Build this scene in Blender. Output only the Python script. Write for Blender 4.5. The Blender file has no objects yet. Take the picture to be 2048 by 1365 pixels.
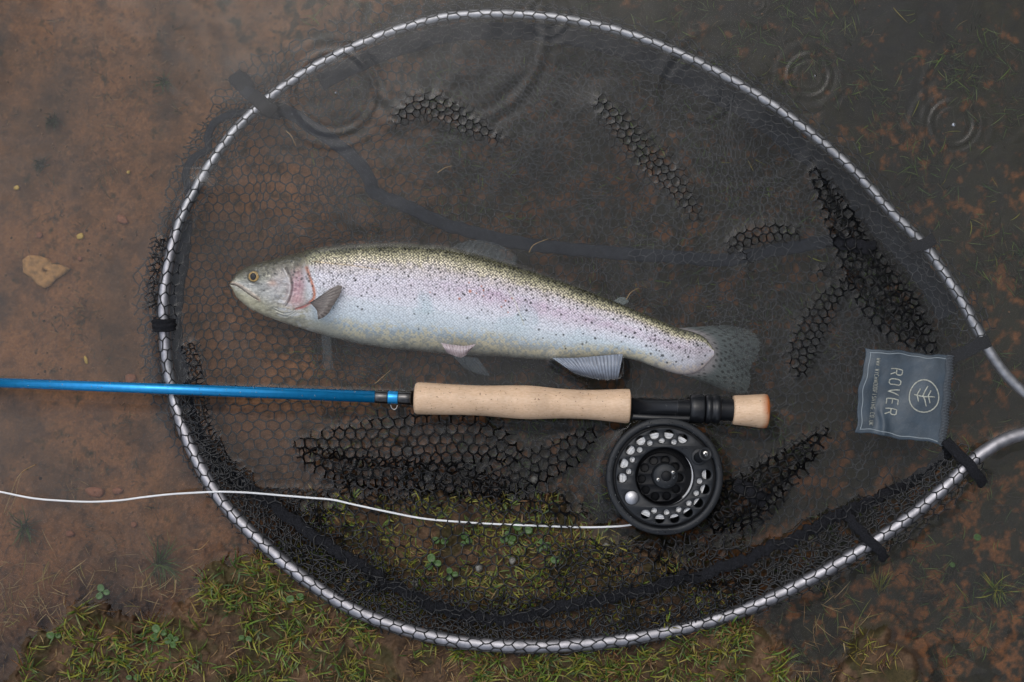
import bpy, bmesh, math, random
import numpy as np
from mathutils import Vector

random.seed(7); RNG = np.random.default_rng(7)
SC = bpy.context.scene
COL = SC.collection
S = 0.0004            # metres per photo pixel on the water plane
H = 1.25              # camera height above the water

# ------------------------------------------------------------------ camera, light
cam = bpy.data.cameras.new('camera'); co = bpy.data.objects.new('camera', cam); COL.objects.link(co)
co.location = (0, 0, H); co.rotation_euler = (0, 0, 0)
cam.sensor_width = 36; cam.lens = 36 * H / (2048 * S); cam.clip_start = 0.05; cam.clip_end = 500
SC.camera = co
w = bpy.data.worlds.new('World'); SC.world = w; w.use_nodes = True
nt = w.node_tree; nt.nodes.clear()
SUN_EL, SUN_ROT = math.radians(62), math.radians(-12)
sky = nt.nodes.new('ShaderNodeTexSky'); sky.sky_type = 'NISHITA'; sky.sun_disc = False
sky.sun_elevation = SUN_EL; sky.sun_rotation = SUN_ROT; sky.air_density = 1.0; sky.dust_density = 3.0
hs = nt.nodes.new('ShaderNodeHueSaturation'); hs.inputs['Saturation'].default_value = 0.42
tc = nt.nodes.new('ShaderNodeTexCoord'); sp = nt.nodes.new('ShaderNodeSeparateXYZ')
mr = nt.nodes.new('ShaderNodeMapRange'); mr.inputs[1].default_value = 0.0; mr.inputs[2].default_value = 1.0
mr.inputs[3].default_value = 0.16; mr.inputs[4].default_value = 1.9     # overcast: zenith brighter than the horizon
vm = nt.nodes.new('ShaderNodeVectorMath'); vm.operation = 'SCALE'
bg = nt.nodes.new('ShaderNodeBackground'); bg.inputs[1].default_value = 0.12
wo = nt.nodes.new('ShaderNodeOutputWorld')
L = nt.links.new
L(sky.outputs[0], hs.inputs['Color']); L(tc.outputs['Generated'], sp.inputs[0]); L(sp.outputs[2], mr.inputs[0])
# sky gradient shaped for the reflections: water at upper right mirrors a darker sky
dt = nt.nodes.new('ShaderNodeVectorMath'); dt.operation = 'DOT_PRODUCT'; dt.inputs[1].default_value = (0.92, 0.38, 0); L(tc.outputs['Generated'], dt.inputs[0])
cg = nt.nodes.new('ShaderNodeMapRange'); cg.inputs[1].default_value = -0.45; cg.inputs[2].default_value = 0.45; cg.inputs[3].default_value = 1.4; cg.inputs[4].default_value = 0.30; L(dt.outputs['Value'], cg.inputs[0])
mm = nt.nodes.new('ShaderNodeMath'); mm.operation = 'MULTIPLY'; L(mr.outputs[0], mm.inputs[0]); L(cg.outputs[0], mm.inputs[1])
cn = nt.nodes.new('ShaderNodeTexNoise'); cn.inputs['Scale'].default_value = 4.2; cn.inputs['Detail'].default_value = 3; L(tc.outputs['Generated'], cn.inputs['Vector'])
cr = nt.nodes.new('ShaderNodeMapRange'); cr.inputs[1].default_value = 0.36; cr.inputs[2].default_value = 0.64; cr.inputs[3].default_value = 0.62; cr.inputs[4].default_value = 1.45; L(cn.outputs[0], cr.inputs[0])
m4 = nt.nodes.new('ShaderNodeMath'); m4.operation = 'MULTIPLY'; L(mm.outputs[0], m4.inputs[0]); L(cr.outputs[0], m4.inputs[1])      # cloud noise added to make the water's sky reflection patchy
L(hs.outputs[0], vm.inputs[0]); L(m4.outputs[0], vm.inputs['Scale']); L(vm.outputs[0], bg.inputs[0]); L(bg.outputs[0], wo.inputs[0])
sun = bpy.data.lights.new('sun', 'SUN'); sun.energy = 0.6; sun.angle = math.radians(80); sun.color = (1, 0.97, 0.93)
so = bpy.data.objects.new('sun', sun); COL.objects.link(so)
so.rotation_euler = (-(math.pi / 2 - SUN_EL), 0, SUN_ROT)   # light comes from the top of the picture
SC.view_settings.view_transform = 'Standard'; SC.view_settings.look = 'None'
SC.view_settings.gamma = 1; SC.view_settings.exposure = 0.30
try: SC.view_settings.use_curve_mapping = False
except Exception: pass
SC.render.engine = 'CYCLES'
SC.cycles.use_denoising = True; SC.cycles.use_adaptive_sampling = False
try: SC.cycles.denoiser = 'OPENIMAGEDENOISE'; SC.cycles.denoising_input_passes = 'RGB_ALBEDO_NORMAL'
except Exception: pass
SC.cycles.max_bounces = 8; SC.cycles.diffuse_bounces = 3; SC.cycles.glossy_bounces = 3
SC.cycles.transparent_max_bounces = 24; SC.cycles.volume_bounces = 0; SC.cycles.transmission_bounces = 4

# ------------------------------------------------------------------ maths helpers
def P(px, py, z=0.0):
    k = S * (H - z) / H
    return ((px - 1024) * k, (682.5 - py) * k, z)
def PA(px, py, z):
    px = np.asarray(px, float); py = np.asarray(py, float); z = np.broadcast_to(np.asarray(z, float), px.shape)
    k = S * (H - z) / H
    return np.stack([(px - 1024) * k, (682.5 - py) * k, z], -1)
def lin(c):
    c = np.asarray(c, float) / 255.0
    return np.where(c <= 0.04045, c / 12.92, ((c + 0.055) / 1.055) ** 2.4) * 0.75     # picture value -> albedo of the wet surface
def vnoise(x, y, seed):
    xi = np.floor(x).astype(np.int64); yi = np.floor(y).astype(np.int64)
    fx = x - xi; fy = y - yi; fx = fx * fx * (3 - 2 * fx); fy = fy * fy * (3 - 2 * fy)
    def h(a, b):
        n = (a * 374761393 + b * 668265263 + seed * 144665347) & 0xffffffff
        n = ((n ^ (n >> 13)) * 1274126177) & 0xffffffff
        n = n ^ (n >> 16)
        return (n & 0xffff) / 65535.0
    a = h(xi, yi); b = h(xi + 1, yi); c = h(xi, yi + 1); d = h(xi + 1, yi + 1)
    return (a * (1 - fx) + b * fx) * (1 - fy) + (c * (1 - fx) + d * fx) * fy
def fbm(x, y, scale, octv=4, seed=0, gain=0.5):
    t = 0; amp = 1; tot = 0; f = 1.0 / scale
    for o in range(octv):
        t = t + amp * (vnoise(x * f + 17.3 * o, y * f - 9.1 * o, seed + o) - 0.5); tot += amp; amp *= gain; f *= 2.03
    return t / tot * 2          # about -1..1
def sstep(a, b, x):
    t = np.clip((x - a) / (b - a), 0, 1); return t * t * (3 - 2 * t)
def inpoly(x, y, poly):
    x = np.asarray(x, float); y = np.asarray(y, float)
    r = np.zeros(x.shape, bool); n = len(poly)
    for i in range(n):
        x1, y1 = poly[i]; x2, y2 = poly[(i + 1) % n]
        if y1 == y2: continue
        c = ((y1 > y) != (y2 > y)) & (x < (x2 - x1) * (y - y1) / (y2 - y1) + x1)
        r ^= c
    return r
def dpoly(x, y, pts, closed=False):
    d = np.full(np.shape(x), 1e9); n = len(pts)
    for i in range(n if closed else n - 1):
        x1, y1 = pts[i]; x2, y2 = pts[(i + 1) % n]
        dx, dy = x2 - x1, y2 - y1; l2 = dx * dx + dy * dy + 1e-9
        t = np.clip(((x - x1) * dx + (y - y1) * dy) / l2, 0, 1)
        d = np.minimum(d, (x - x1 - t * dx) ** 2 + (y - y1 - t * dy) ** 2)
    return np.sqrt(d)
def sdpoly(x, y, poly):
    d = dpoly(x, y, poly, True); return np.where(inpoly(x, y, poly), d, -d)
def spline(pts, step=4.0):
    """Catmull-Rom through n-dimensional points, resampled about every `step`."""
    p = np.asarray(pts, float); p = np.vstack([2 * p[0] - p[1], p, 2 * p[-1] - p[-2]]); out = []
    for i in range(1, len(p) - 2):
        n = max(2, int(np.linalg.norm((p[i + 1] - p[i])[:2]) / step) + 1)
        t = np.linspace(0, 1, n, endpoint=False)[:, None]
        out.append(0.5 * (2 * p[i] + (p[i + 1] - p[i - 1]) * t + (2 * p[i - 1] - 5 * p[i] + 4 * p[i + 1] - p[i + 2]) * t ** 2
                          + (3 * p[i] - p[i - 1] - 3 * p[i + 1] + p[i + 2]) * t ** 3))
    out.append(p[-2][None]); return np.vstack(out)
def interp(x, pts):
    pts = np.asarray(pts, float); return np.interp(x, pts[:, 0], pts[:, 1])
def smooth_interp(x, pts):
    sp_ = spline(pts, 3.0); o = np.argsort(sp_[:, 0]); return np.interp(x, sp_[o, 0], sp_[o, 1])

# ------------------------------------------------------------------ object helpers
def empty(name, loc, label=None, cat=None, group=None):
    o = bpy.data.objects.new(name, None); COL.objects.link(o); o.location = loc; o.empty_display_size = 0.01
    tag(o, label, cat, group); return o
def tag(o, label=None, cat=None, group=None, kind=None):
    if label: o['label'] = label
    if cat: o['category'] = cat
    if group: o['group'] = group
    if kind: o['kind'] = kind
    return o
def link(name, me, mat, parent=None, smooth=True):
    o = bpy.data.objects.new(name, me); COL.objects.link(o)
    if mat is not None: me.materials.append(mat)
    if smooth: me.polygons.foreach_set('use_smooth', [True] * len(me.polygons))
    if parent is not None:
        o.parent = parent
        m = Vector(parent.location)
        if parent.parent is not None: m = m + Vector(parent.parent.location)
        o.matrix_parent_inverse.identity()
        o.location = -m
    return o
def npmesh(name, V, F, colors=None, uv=None, extra=None):
    """V (n,3); F (m,k) all the same size, or a list of such arrays."""
    me = bpy.data.meshes.new(name)
    Fs = F if isinstance(F, list) else [F]
    Fs = [np.asarray(f, np.int32) for f in Fs if len(f)]
    V = np.asarray(V, np.float32)
    me.vertices.add(len(V)); me.vertices.foreach_set('co', V.ravel())
    idx = np.concatenate([f.ravel() for f in Fs]); tot = np.concatenate([np.full(len(f), f.shape[1], np.int32) for f in Fs])
    me.loops.add(len(idx)); me.loops.foreach_set('vertex_index', idx)
    me.polygons.add(len(tot)); st = np.concatenate([[0], np.cumsum(tot)[:-1]]).astype(np.int32)
    me.polygons.foreach_set('loop_start', st); me.polygons.foreach_set('loop_total', tot)
    me.update(calc_edges=True)
    for nm, c in ([('paint', colors)] if colors is not None else []) + list((extra or {}).items()):
        a = me.color_attributes.new(nm, 'FLOAT_COLOR', 'POINT')
        c = np.asarray(c, np.float32)
        if c.ndim == 1: c = np.repeat(c[:, None], 3, 1)
        if c.shape[1] == 3: c = np.hstack([c, np.ones((len(c), 1), np.float32)])
        a.data.foreach_set('color', c.ravel())
    me.validate(verbose=False)
    return me
def gridfaces(nu, nv, wrap_v=False, flip=False):
    i = np.arange(nu - 1)[:, None]; j = np.arange(nv if wrap_v else nv - 1)[None, :]
    j2 = (j + 1) % nv
    f = np.stack([i * nv + j, (i + 1) * nv + j, (i + 1) * nv + j2, i * nv + j2], -1).reshape(-1, 4)
    return f[:, ::-1] if flip else f
def frames(C):
    C = np.asarray(C, float); T = np.gradient(C, axis=0); T /= np.linalg.norm(T, axis=1)[:, None] + 1e-12
    up = np.array([0, 0, 1.0]); N = np.cross(up, T); N /= np.linalg.norm(N, axis=1)[:, None] + 1e-9
    B = np.cross(T, N); return T, N, B
def tube(C, r, n=12, caps=True, flat=1.0):
    """Round (or flattened) tube along world points C."""
    C = np.asarray(C, float); T, N, B = frames(C); r = np.broadcast_to(np.asarray(r, float), (len(C),))
    a = np.linspace(0, 2 * math.pi, n, endpoint=False)
    V = C[:, None] + r[:, None, None] * (np.cos(a)[None, :, None] * N[:, None] + flat * np.sin(a)[None, :, None] * B[:, None])
    V = V.reshape(-1, 3); F = [gridfaces(len(C), n, True)]
    if caps:
        F.append(np.arange(n)[None, :]); F.append((len(C) - 1) * n + np.arange(n)[::-1][None, :])
    return V, F
def merge(parts):
    Vs = []; Fs = []; o = 0
    for V, F in parts:
        F = F if isinstance(F, list) else [F]
        Vs.append(V); Fs += [np.asarray(f) + o for f in F if len(f)]; o += len(V)
    return np.vstack(Vs), Fs
def ribbon(C, halfw, thick, nv=9, bumps=0.0, seed=1, side=None):
    """Flat strap with thickness and rounded rims; C world points, halfw metres."""
    C = np.asarray(C, float); T, N, B = frames(C); hw = np.broadcast_to(np.asarray(halfw, float), (len(C),))
    a = np.linspace(0, 2 * math.pi, nv * 2, endpoint=False)
    ca = np.sign(np.cos(a)) * np.abs(np.cos(a)) ** 0.6; sa = np.sign(np.sin(a)) * np.abs(np.sin(a)) ** 0.8
    V = C[:, None] + (hw[:, None] * ca[None])[..., None] * N[:, None] + (thick / 2 * sa)[None, :, None] * B[:, None]
    if bumps:
        q = np.arange(len(C))[:, None] * 1.0 + 0 * a[None]
        nz = fbm(q * 1.0 + seed * 31, np.arange(2 * nv)[None] * 2.3 + q * 0, 3.0, 3, seed)
        V = V + (nz * bumps)[..., None] * B[:, None] + (fbm(q, a[None] * 0 + seed, 6, 3, seed + 5) * bumps * 2.2)[..., None] * N[:, None]
    V = V.reshape(-1, 3); n = 2 * nv
    return V, [gridfaces(len(C), n, True), np.arange(n)[None, :], (len(C) - 1) * n + np.arange(n)[::-1][None, :]]
def lathe(A, Bp, prof, n=40):
    """Turned body on the axis A->B (world); prof = (t metres along, radius metres)."""
    A = np.asarray(A, float); Bp = np.asarray(Bp, float); T = (Bp - A) / np.linalg.norm(Bp - A)
    up = np.array([0, 0, 1.0]) if abs(T[2]) < 0.9 else np.array([0, 1.0, 0]); N = np.cross(up, T); N /= np.linalg.norm(N); B = np.cross(T, N)
    a = np.linspace(0, 2 * math.pi, n, endpoint=False); prof = np.asarray(prof, float)
    V = A + prof[:, 0][:, None, None] * T + prof[:, 1][:, None, None] * (np.cos(a)[None, :, None] * N + np.sin(a)[None, :, None] * B)
    return V.reshape(-1, 3), [gridfaces(len(prof), n, True), np.arange(n)[None, :], (len(prof) - 1) * n + np.arange(n)[::-1][None, :]]

# ------------------------------------------------------------------ materials
def mat(name, color=(0.5, 0.5, 0.5), rough=0.5, metal=0.0, spec=0.5, coat=0.0, bump=None, noise=None, attr=None, attr_mul=None, alpha=None, detail=None):
    m = bpy.data.materials.new(name); m.use_nodes = True; n = m.node_tree; b = n.nodes['Principled BSDF']
    b.inputs['Roughness'].default_value = rough; b.inputs['Metallic'].default_value = metal
    b.inputs['Specular IOR Level'].default_value = spec; b.inputs['Coat Weight'].default_value = coat; b.inputs['Coat Roughness'].default_value = 0.08
    b.inputs['Base Color'].default_value = (*color, 1)
    tcn = n.nodes.new('ShaderNodeTexCoord'); src = None
    if attr:
        a = n.nodes.new('ShaderNodeAttribute'); a.attribute_name = attr; src = a.outputs['Color']
        n.links.new(src, b.inputs['Base Color'])
    if noise:                                   # (scale, low, high, detail): albedo mottling
        t = n.nodes.new('ShaderNodeTexNoise'); t.inputs['Scale'].default_value = noise[0]; t.inputs['Detail'].default_value = noise[3] if len(noise) > 3 else 4
        n.links.new(tcn.outputs['Object'], t.inputs['Vector'])
        r = n.nodes.new('ShaderNodeMapRange'); r.inputs[1].default_value = 0.3; r.inputs[2].default_value = 0.7
        r.inputs[3].default_value = noise[1]; r.inputs[4].default_value = noise[2]; n.links.new(t.outputs[0], r.inputs[0])
        v = n.nodes.new('ShaderNodeVectorMath'); v.operation = 'SCALE'
        if src is not None: n.links.new(src, v.inputs[0])
        else: v.inputs[0].default_value = color
        n.links.new(r.outputs[0], v.inputs['Scale']); n.links.new(v.outputs[0], b.inputs['Base Color'])
    if bump:                                    # (scale, strength, distance)
        t = n.nodes.new('ShaderNodeTexNoise'); t.inputs['Scale'].default_value = bump[0]; t.inputs['Detail'].default_value = 5
        n.links.new(tcn.outputs['Object'], t.inputs['Vector'])
        bp = n.nodes.new('ShaderNodeBump'); bp.inputs['Strength'].default_value = bump[1]; bp.inputs['Distance'].default_value = bump[2]
        n.links.new(t.outputs[0], bp.inputs['Height']); n.links.new(bp.outputs[0], b.inputs['Normal'])
    if alpha is not None: b.inputs['Alpha'].default_value = alpha
    return m
M = {}
M['net'] = mat('black_net_cord', (0.004, 0.0045, 0.006), 0.3, spec=0.42)
M['alu'] = mat('brushed_aluminium', (0.38, 0.375, 0.40), 0.46, metal=0.95, bump=(900, 0.15, 0.0002), noise=(160, 0.62, 1.1, 6))
M['band'] = mat('black_fleece_band', (0.009, 0.0095, 0.012), 0.75, spec=0.2, bump=(1800, 1.0, 0.0018), noise=(1100, 0.4, 2.6))
M['sunkband'] = mat('haze_tinted_band', (0.012, 0.014, 0.019), 0.8, spec=0.1, noise=(300, 0.7, 1.4))  # band fleece made lighter and bluer: water haze put into its colour
M['blue'] = mat('blue_lacquer', (0.006, 0.26, 0.60), 0.24, metal=0.6, spec=0.6, coat=0.3, noise=(300, 0.9, 1.1))
M['gloss'] = mat('black_gloss_varnish', (0.007, 0.006, 0.006), 0.08, spec=0.6, coat=0.6)
M['black'] = mat('black_anodised', (0.008, 0.009, 0.011), 0.28, spec=0.42, bump=(1500, 0.08, 0.0002))
M['reel'] = mat('satin_black_reel', (0.015, 0.017, 0.020), 0.45, metal=0.1, spec=0.3, bump=(3000, 0.12, 0.0001), noise=(400, 0.85, 1.15))
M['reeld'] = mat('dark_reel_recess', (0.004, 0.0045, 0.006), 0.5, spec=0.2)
M['line'] = mat('white_fly_line', (0.7, 0.71, 0.72), 0.45)
M['steel'] = mat('bright_steel', (0.5, 0.49, 0.47), 0.22, metal=1.0, noise=(500, 0.75, 1.05))
M['polish'] = mat('polished_counterweight', (0.5, 0.5, 0.52), 0.4, metal=1.0, noise=(300, 0.8, 1.0))
M['drop'] = None

def water_mat():
    m = bpy.data.materials.new('lake_water'); m.use_nodes = True; n = m.node_tree; n.nodes.clear()
    o = n.nodes.new('ShaderNodeOutputMaterial'); tr = n.nodes.new('ShaderNodeBsdfTransparent'); tr.inputs[0].default_value = (0.97, 0.985, 0.98, 1)
    gl = n.nodes.new('ShaderNodeBsdfGlossy'); gl.inputs['Roughness'].default_value = 0.0
    fr = n.nodes.new('ShaderNodeFresnel'); fr.inputs[0].default_value = 1.33
    ge = n.nodes.new('ShaderNodeNewGeometry'); mx = n.nodes.new('ShaderNodeMix'); mx.data_type = 'FLOAT'
    n.links.new(ge.outputs['Backfacing'], mx.inputs[0]); n.links.new(fr.outputs[0], mx.inputs[2]); mx.inputs[3].default_value = 0.03
    ms = n.nodes.new('ShaderNodeMixShader'); n.links.new(mx.outputs[0], ms.inputs[0]); n.links.new(tr.outputs[0], ms.inputs[1]); n.links.new(gl.outputs[0], ms.inputs[2])
    n.links.new(ms.outputs[0], o.inputs['Surface'])
    tcn = n.nodes.new('ShaderNodeTexCoord'); t = n.nodes.new('ShaderNodeTexNoise'); t.inputs['Scale'].default_value = 18; t.inputs['Detail'].default_value = 2
    n.links.new(tcn.outputs['Object'], t.inputs['Vector'])
    bp = n.nodes.new('ShaderNodeBump'); bp.inputs['Strength'].default_value = 0.35; bp.inputs['Distance'].default_value = 0.004
    n.links.new(t.outputs[0], bp.inputs['Height']); n.links.new(bp.outputs[0], gl.inputs['Normal']); n.links.new(bp.outputs[0], fr.inputs['Normal'])
    v = n.nodes.new('ShaderNodeVolumePrincipled'); v.inputs['Color'].default_value = (0.62, 0.68, 0.74, 1)
    v.inputs['Density'].default_value = WATER_DENSITY; v.inputs['Anisotropy'].default_value = 0.3
    v.inputs['Absorption Color'].default_value = (0.35, 0.28, 0.2, 1)
    n.links.new(v.outputs[0], o.inputs['Volume'])
    return m
WATER_DENSITY = 1.0
def glassy():
    m = bpy.data.materials.new('clear_water_drop'); m.use_nodes = True; b = m.node_tree.nodes['Principled BSDF']
    b.inputs['Transmission Weight'].default_value = 1.0; b.inputs['IOR'].default_value = 1.33; b.inputs['Roughness'].default_value = 0.0
    return m
M['drop'] = glassy()

# ------------------------------------------------------------------ ground, bank
LAND = [(-900, 2600), (-900, 1500), (-60, 1420), (15, 1350), (55, 1300), (95, 1262), (125, 1238), (165, 1222), (205, 1222), (250, 1242), (300, 1246), (350, 1226),
        (385, 1204), (405, 1178), (422, 1140), (455, 1126), (520, 1120), (585, 1085), (620, 1018), (700, 990), (800, 985), (1000, 990), (1120, 1012),
        (1175, 1040), (1215, 1078), (1300, 1100), (1400, 1130), (1470, 1175), (1498, 1232), (1535, 1262), (1550, 1300), (1580, 1338), (1610, 1400), (1700, 1520), (2900, 1700), (2900, 2600)]
CLUMP = [(1668, 1420), (1672, 1350), (1700, 1320), (1712, 1275), (1730, 1255), (1752, 1258), (1775, 1248), (1790, 1262), (1782, 1284), (1805, 1296), (1832, 1300), (1842, 1330), (1828, 1352), (1836, 1420)]
SHOAL = [(560, 1030), (640, 1050), (720, 1060), (830, 1075), (900, 1050), (860, 1012), (720, 1005), (600, 1000)]
def ground_z(x, y):
    sd = sdpoly(x, y, LAND) + fbm(x, y, 60, 4, 3) * 26 + fbm(x, y, 16, 3, 4) * 11
    z = np.where(sd > 0, 0.014 * (1 - np.exp(-np.maximum(sd, 0) / 35)), -0.064 * (1 - np.exp(-np.maximum(-sd, 0) / 150)) - 0.004 * sstep(0, 6, -sd))
    inside = sstep(40, -40, dpoly(x, y, [(620, 1060), (760, 1075), (1180, 1110)]) - 70)
    z = z - 0.008 * inside * (sd > -40)                        # low wet lawn under the net
    c = sdpoly(x, y, CLUMP) + fbm(x, y, 30, 4, 8) * 13
    z = np.maximum(z, np.where(c > -25, -0.012 + 0.023 * sstep(-14, 12, c), -1))
    land = sstep(-30, 30, sd)
    z = z + .015 * fbm(x, y, 22, 4, 15) * np.exp(-((sd + 12) / 42) ** 2)
    z = z + fbm(x, y, 34, 5, 5) * (0.0012 + 0.0036 * land) + fbm(x, y, 9, 3, 6) * (0.0004 + 0.0016 * land)
    z = z + fbm(x, y, 260, 3, 7) * 0.004 * (1 - land)
    return z, sd, c
def axis_pts(lo, hi, step, far):
    a = np.arange(lo, hi + step, step); ext = np.array([30, 80, 180, 400, 1000, 3000, 12000, 60000, far])
    return np.concatenate([(lo - ext)[::-1], a, hi + ext])
gx = axis_pts(-60, 2108, 2.5, 250000); gy = axis_pts(-60, 1425, 2.5, 250000)
X, Y = np.meshgrid(gx, gy, indexing='ij')
Z, SD, CL = ground_z(X, Y)
far = (np.abs(X - 1024) > 4000) | (np.abs(Y - 682) > 4000)
Z = np.where(far & (SD <= 0), -0.07, Z)
V = np.stack([(X - 1024) * S * (H + 0.055) / H, (682.5 - Y) * S * (H + 0.055) / H, Z], -1)
kz = (H - Z) / (H + 0.055)
V[..., :2] *= np.where(far, 1, kz)[..., None]
# albedo painting
n1 = fbm(X, Y, 120, 5, 21); n2 = fbm(X, Y, 26, 5, 22, 0.66); n3 = fbm(X, Y, 14, 4, 23, 0.6); n4 = fbm(X, Y, 300, 3, 24)
silt = lin([122, 80, 46]); silt2 = lin([88, 60, 37]); orange = lin([172, 104, 44]); algae = lin([40, 35, 13]); dark = lin([50, 40, 34])
col = silt2 + (silt - silt2) * sstep(-0.5, 0.5, n1 + 0.35 * n2)[..., None]
col = col * (1 + 0.42 * n3 + 0.30 * n2)[..., None]
warm = sstep(330, 430, X) * sstep(1050, 800, X) * sstep(950, 800, Y); col = col * (1 + .45 * warm)[..., None]
grit = fbm(X, Y, 7, 3, 33, .7); col = col * (1 - .42 * sstep(.30, .52, grit) + .35 * sstep(.34, .55, -grit))[..., None]
smut = sstep(.12, .45, fbm(X, Y, 55, 5, 34, .62) + .3 * n3); col = col * (1 - .38 * smut)[..., None]
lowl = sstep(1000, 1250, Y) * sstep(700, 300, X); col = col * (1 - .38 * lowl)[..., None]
vein = sstep(0.09, 0.0, np.abs(fbm(X, Y, 90, 5, 31, 0.6))) * sstep(-0.1, 0.5, fbm(X, Y, 150, 2, 32))
col = col * (1 - 0.35 * vein)[..., None]
cover = interp(X, [(0, -0.70), (420, -0.6), (640, -0.38), (860, -0.06), (1100, 0.16), (1500, 0.24), (2048, 0.26)]) + 0.25 * sstep(500, 0, Y) * sstep(200, 500, X) - 0.12 * sstep(900, 1250, Y)
al = sstep(-0.50, 0.30, cover + 0.95 * n2 + 0.22 * n1 + 0.75 * n3)
rightness = sstep(600, 1300, X)
col = col * (1 - 0.5 * rightness[..., None]) + 0.5 * rightness[..., None] * orange * (0.75 + 0.35 * n3)[..., None]
algc = algae * (0.75 + 0.5 * n3)[..., None] * (1 - 0.35 * sstep(0, 0.6, n4))[..., None]
col = col * (1 - al[..., None]) + algc * al[..., None]
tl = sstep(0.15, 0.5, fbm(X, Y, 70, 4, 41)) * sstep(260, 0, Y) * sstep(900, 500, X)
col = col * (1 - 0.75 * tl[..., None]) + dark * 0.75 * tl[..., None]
landm = sstep(-18, 10, SD)
cl = sstep(-18, 0, CL); landm = np.maximum(landm, cl)
mud = lin([88, 68, 50]) * (1 + 0.8 * n2 + 0.6 * n3)[..., None]; mud2 = lin([126, 98, 74])
mud = mud + (mud2 - mud) * (0.6 * sstep(0.0, 0.5, n1 + 0.4 * n3))[..., None]
col = col * (1 - landm[..., None]) + mud * landm[..., None]
moss = sstep(0.0, 0.35, fbm(X, Y, 45, 4, 51) + 0.1) * landm
col = col * (1 - 0.6 * moss[..., None]) + 0.6 * moss[..., None] * lin([56, 58, 24])
nu, nv = X.shape
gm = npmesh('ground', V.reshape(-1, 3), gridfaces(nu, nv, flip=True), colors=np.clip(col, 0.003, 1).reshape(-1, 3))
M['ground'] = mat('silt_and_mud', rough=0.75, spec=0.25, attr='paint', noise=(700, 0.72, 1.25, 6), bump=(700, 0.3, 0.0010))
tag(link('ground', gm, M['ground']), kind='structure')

def gz(px, py):
    z, _, _ = ground_z(np.asarray(px, float), np.asarray(py, float)); return z

# ------------------------------------------------------------------ landing net
RING = [(2070, 800, -.014), (2048, 786, -.013), (2010, 748, -.012), (1978, 703, -.011), (1955, 662, -.011), (1920, 598, -.012), (1870, 520, -.013), (1845, 488, -.013), (1780, 422, -.013),
        (1700, 335, -.013), (1600, 250, -.013), (1500, 182, -.013), (1400, 127, -.012), (1300, 83, -.012), (1200, 52, -.012), (1100, 34, -.012), (1000, 28, -.012), (900, 33, -.012),
        (820, 52, -.012), (740, 80, -.012), (650, 122, -.012), (590, 158, -.012), (525, 207, -.012), (470, 262, -.011), (425, 322, -.009), (395, 372, -.007), (370, 420, -.004),
        (352, 468, -.001), (341, 510, .0005), (332, 560, .001), (327, 610, .001), (330, 680, -.0005), (336, 735, -.002), (348, 795, -.002), (370, 865, .002), (405, 940, .007), (450, 1010, .011), (520, 1082, .015),
        (600, 1150, .018), (700, 1215, .020), (800, 1255, .021), (900, 1280, .022), (1000, 1291, .022), (1100, 1292, .021), (1200, 1285, .019), (1300, 1270, .017), (1400, 1248, .014),
        (1500, 1215, .012), (1600, 1168, .011), (1700, 1113, .011), (1800, 1048, .011), (1880, 983, .011), (1940, 926, .010), (1985, 893, .009), (2020, 876, .007), (2048, 868, .006), (2075, 864, .006)]
RS = spline(RING, 6)
ringW = PA(RS[:, 0], RS[:, 1], RS[:, 2])
rpx = interp(RS[:, 1], [(0, 9.6), (450, 10.8), (700, 12.6), (1000, 13.4), (1300, 14.0)])
rpx[RS[:, 0] > 1950] = np.where(RS[RS[:, 0] > 1950][:, 1] > 800, 13.4, 11.0)
for _ in range(6): rpx = np.convolve(np.pad(rpx, 3, 'edge'), np.ones(7) / 7, 'valid')
ringR = rpx * S
net = empty('landing_net', P(1100, 660, 0.0), 'large black hexagonal mesh landing net with silver tubular hoop, lying half sunk under the trout', 'fishing net')
V, F = tube(ringW, ringR, 20)
link('hoop_frame', npmesh('hoop_frame', V, F), M['alu'], net)

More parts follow.
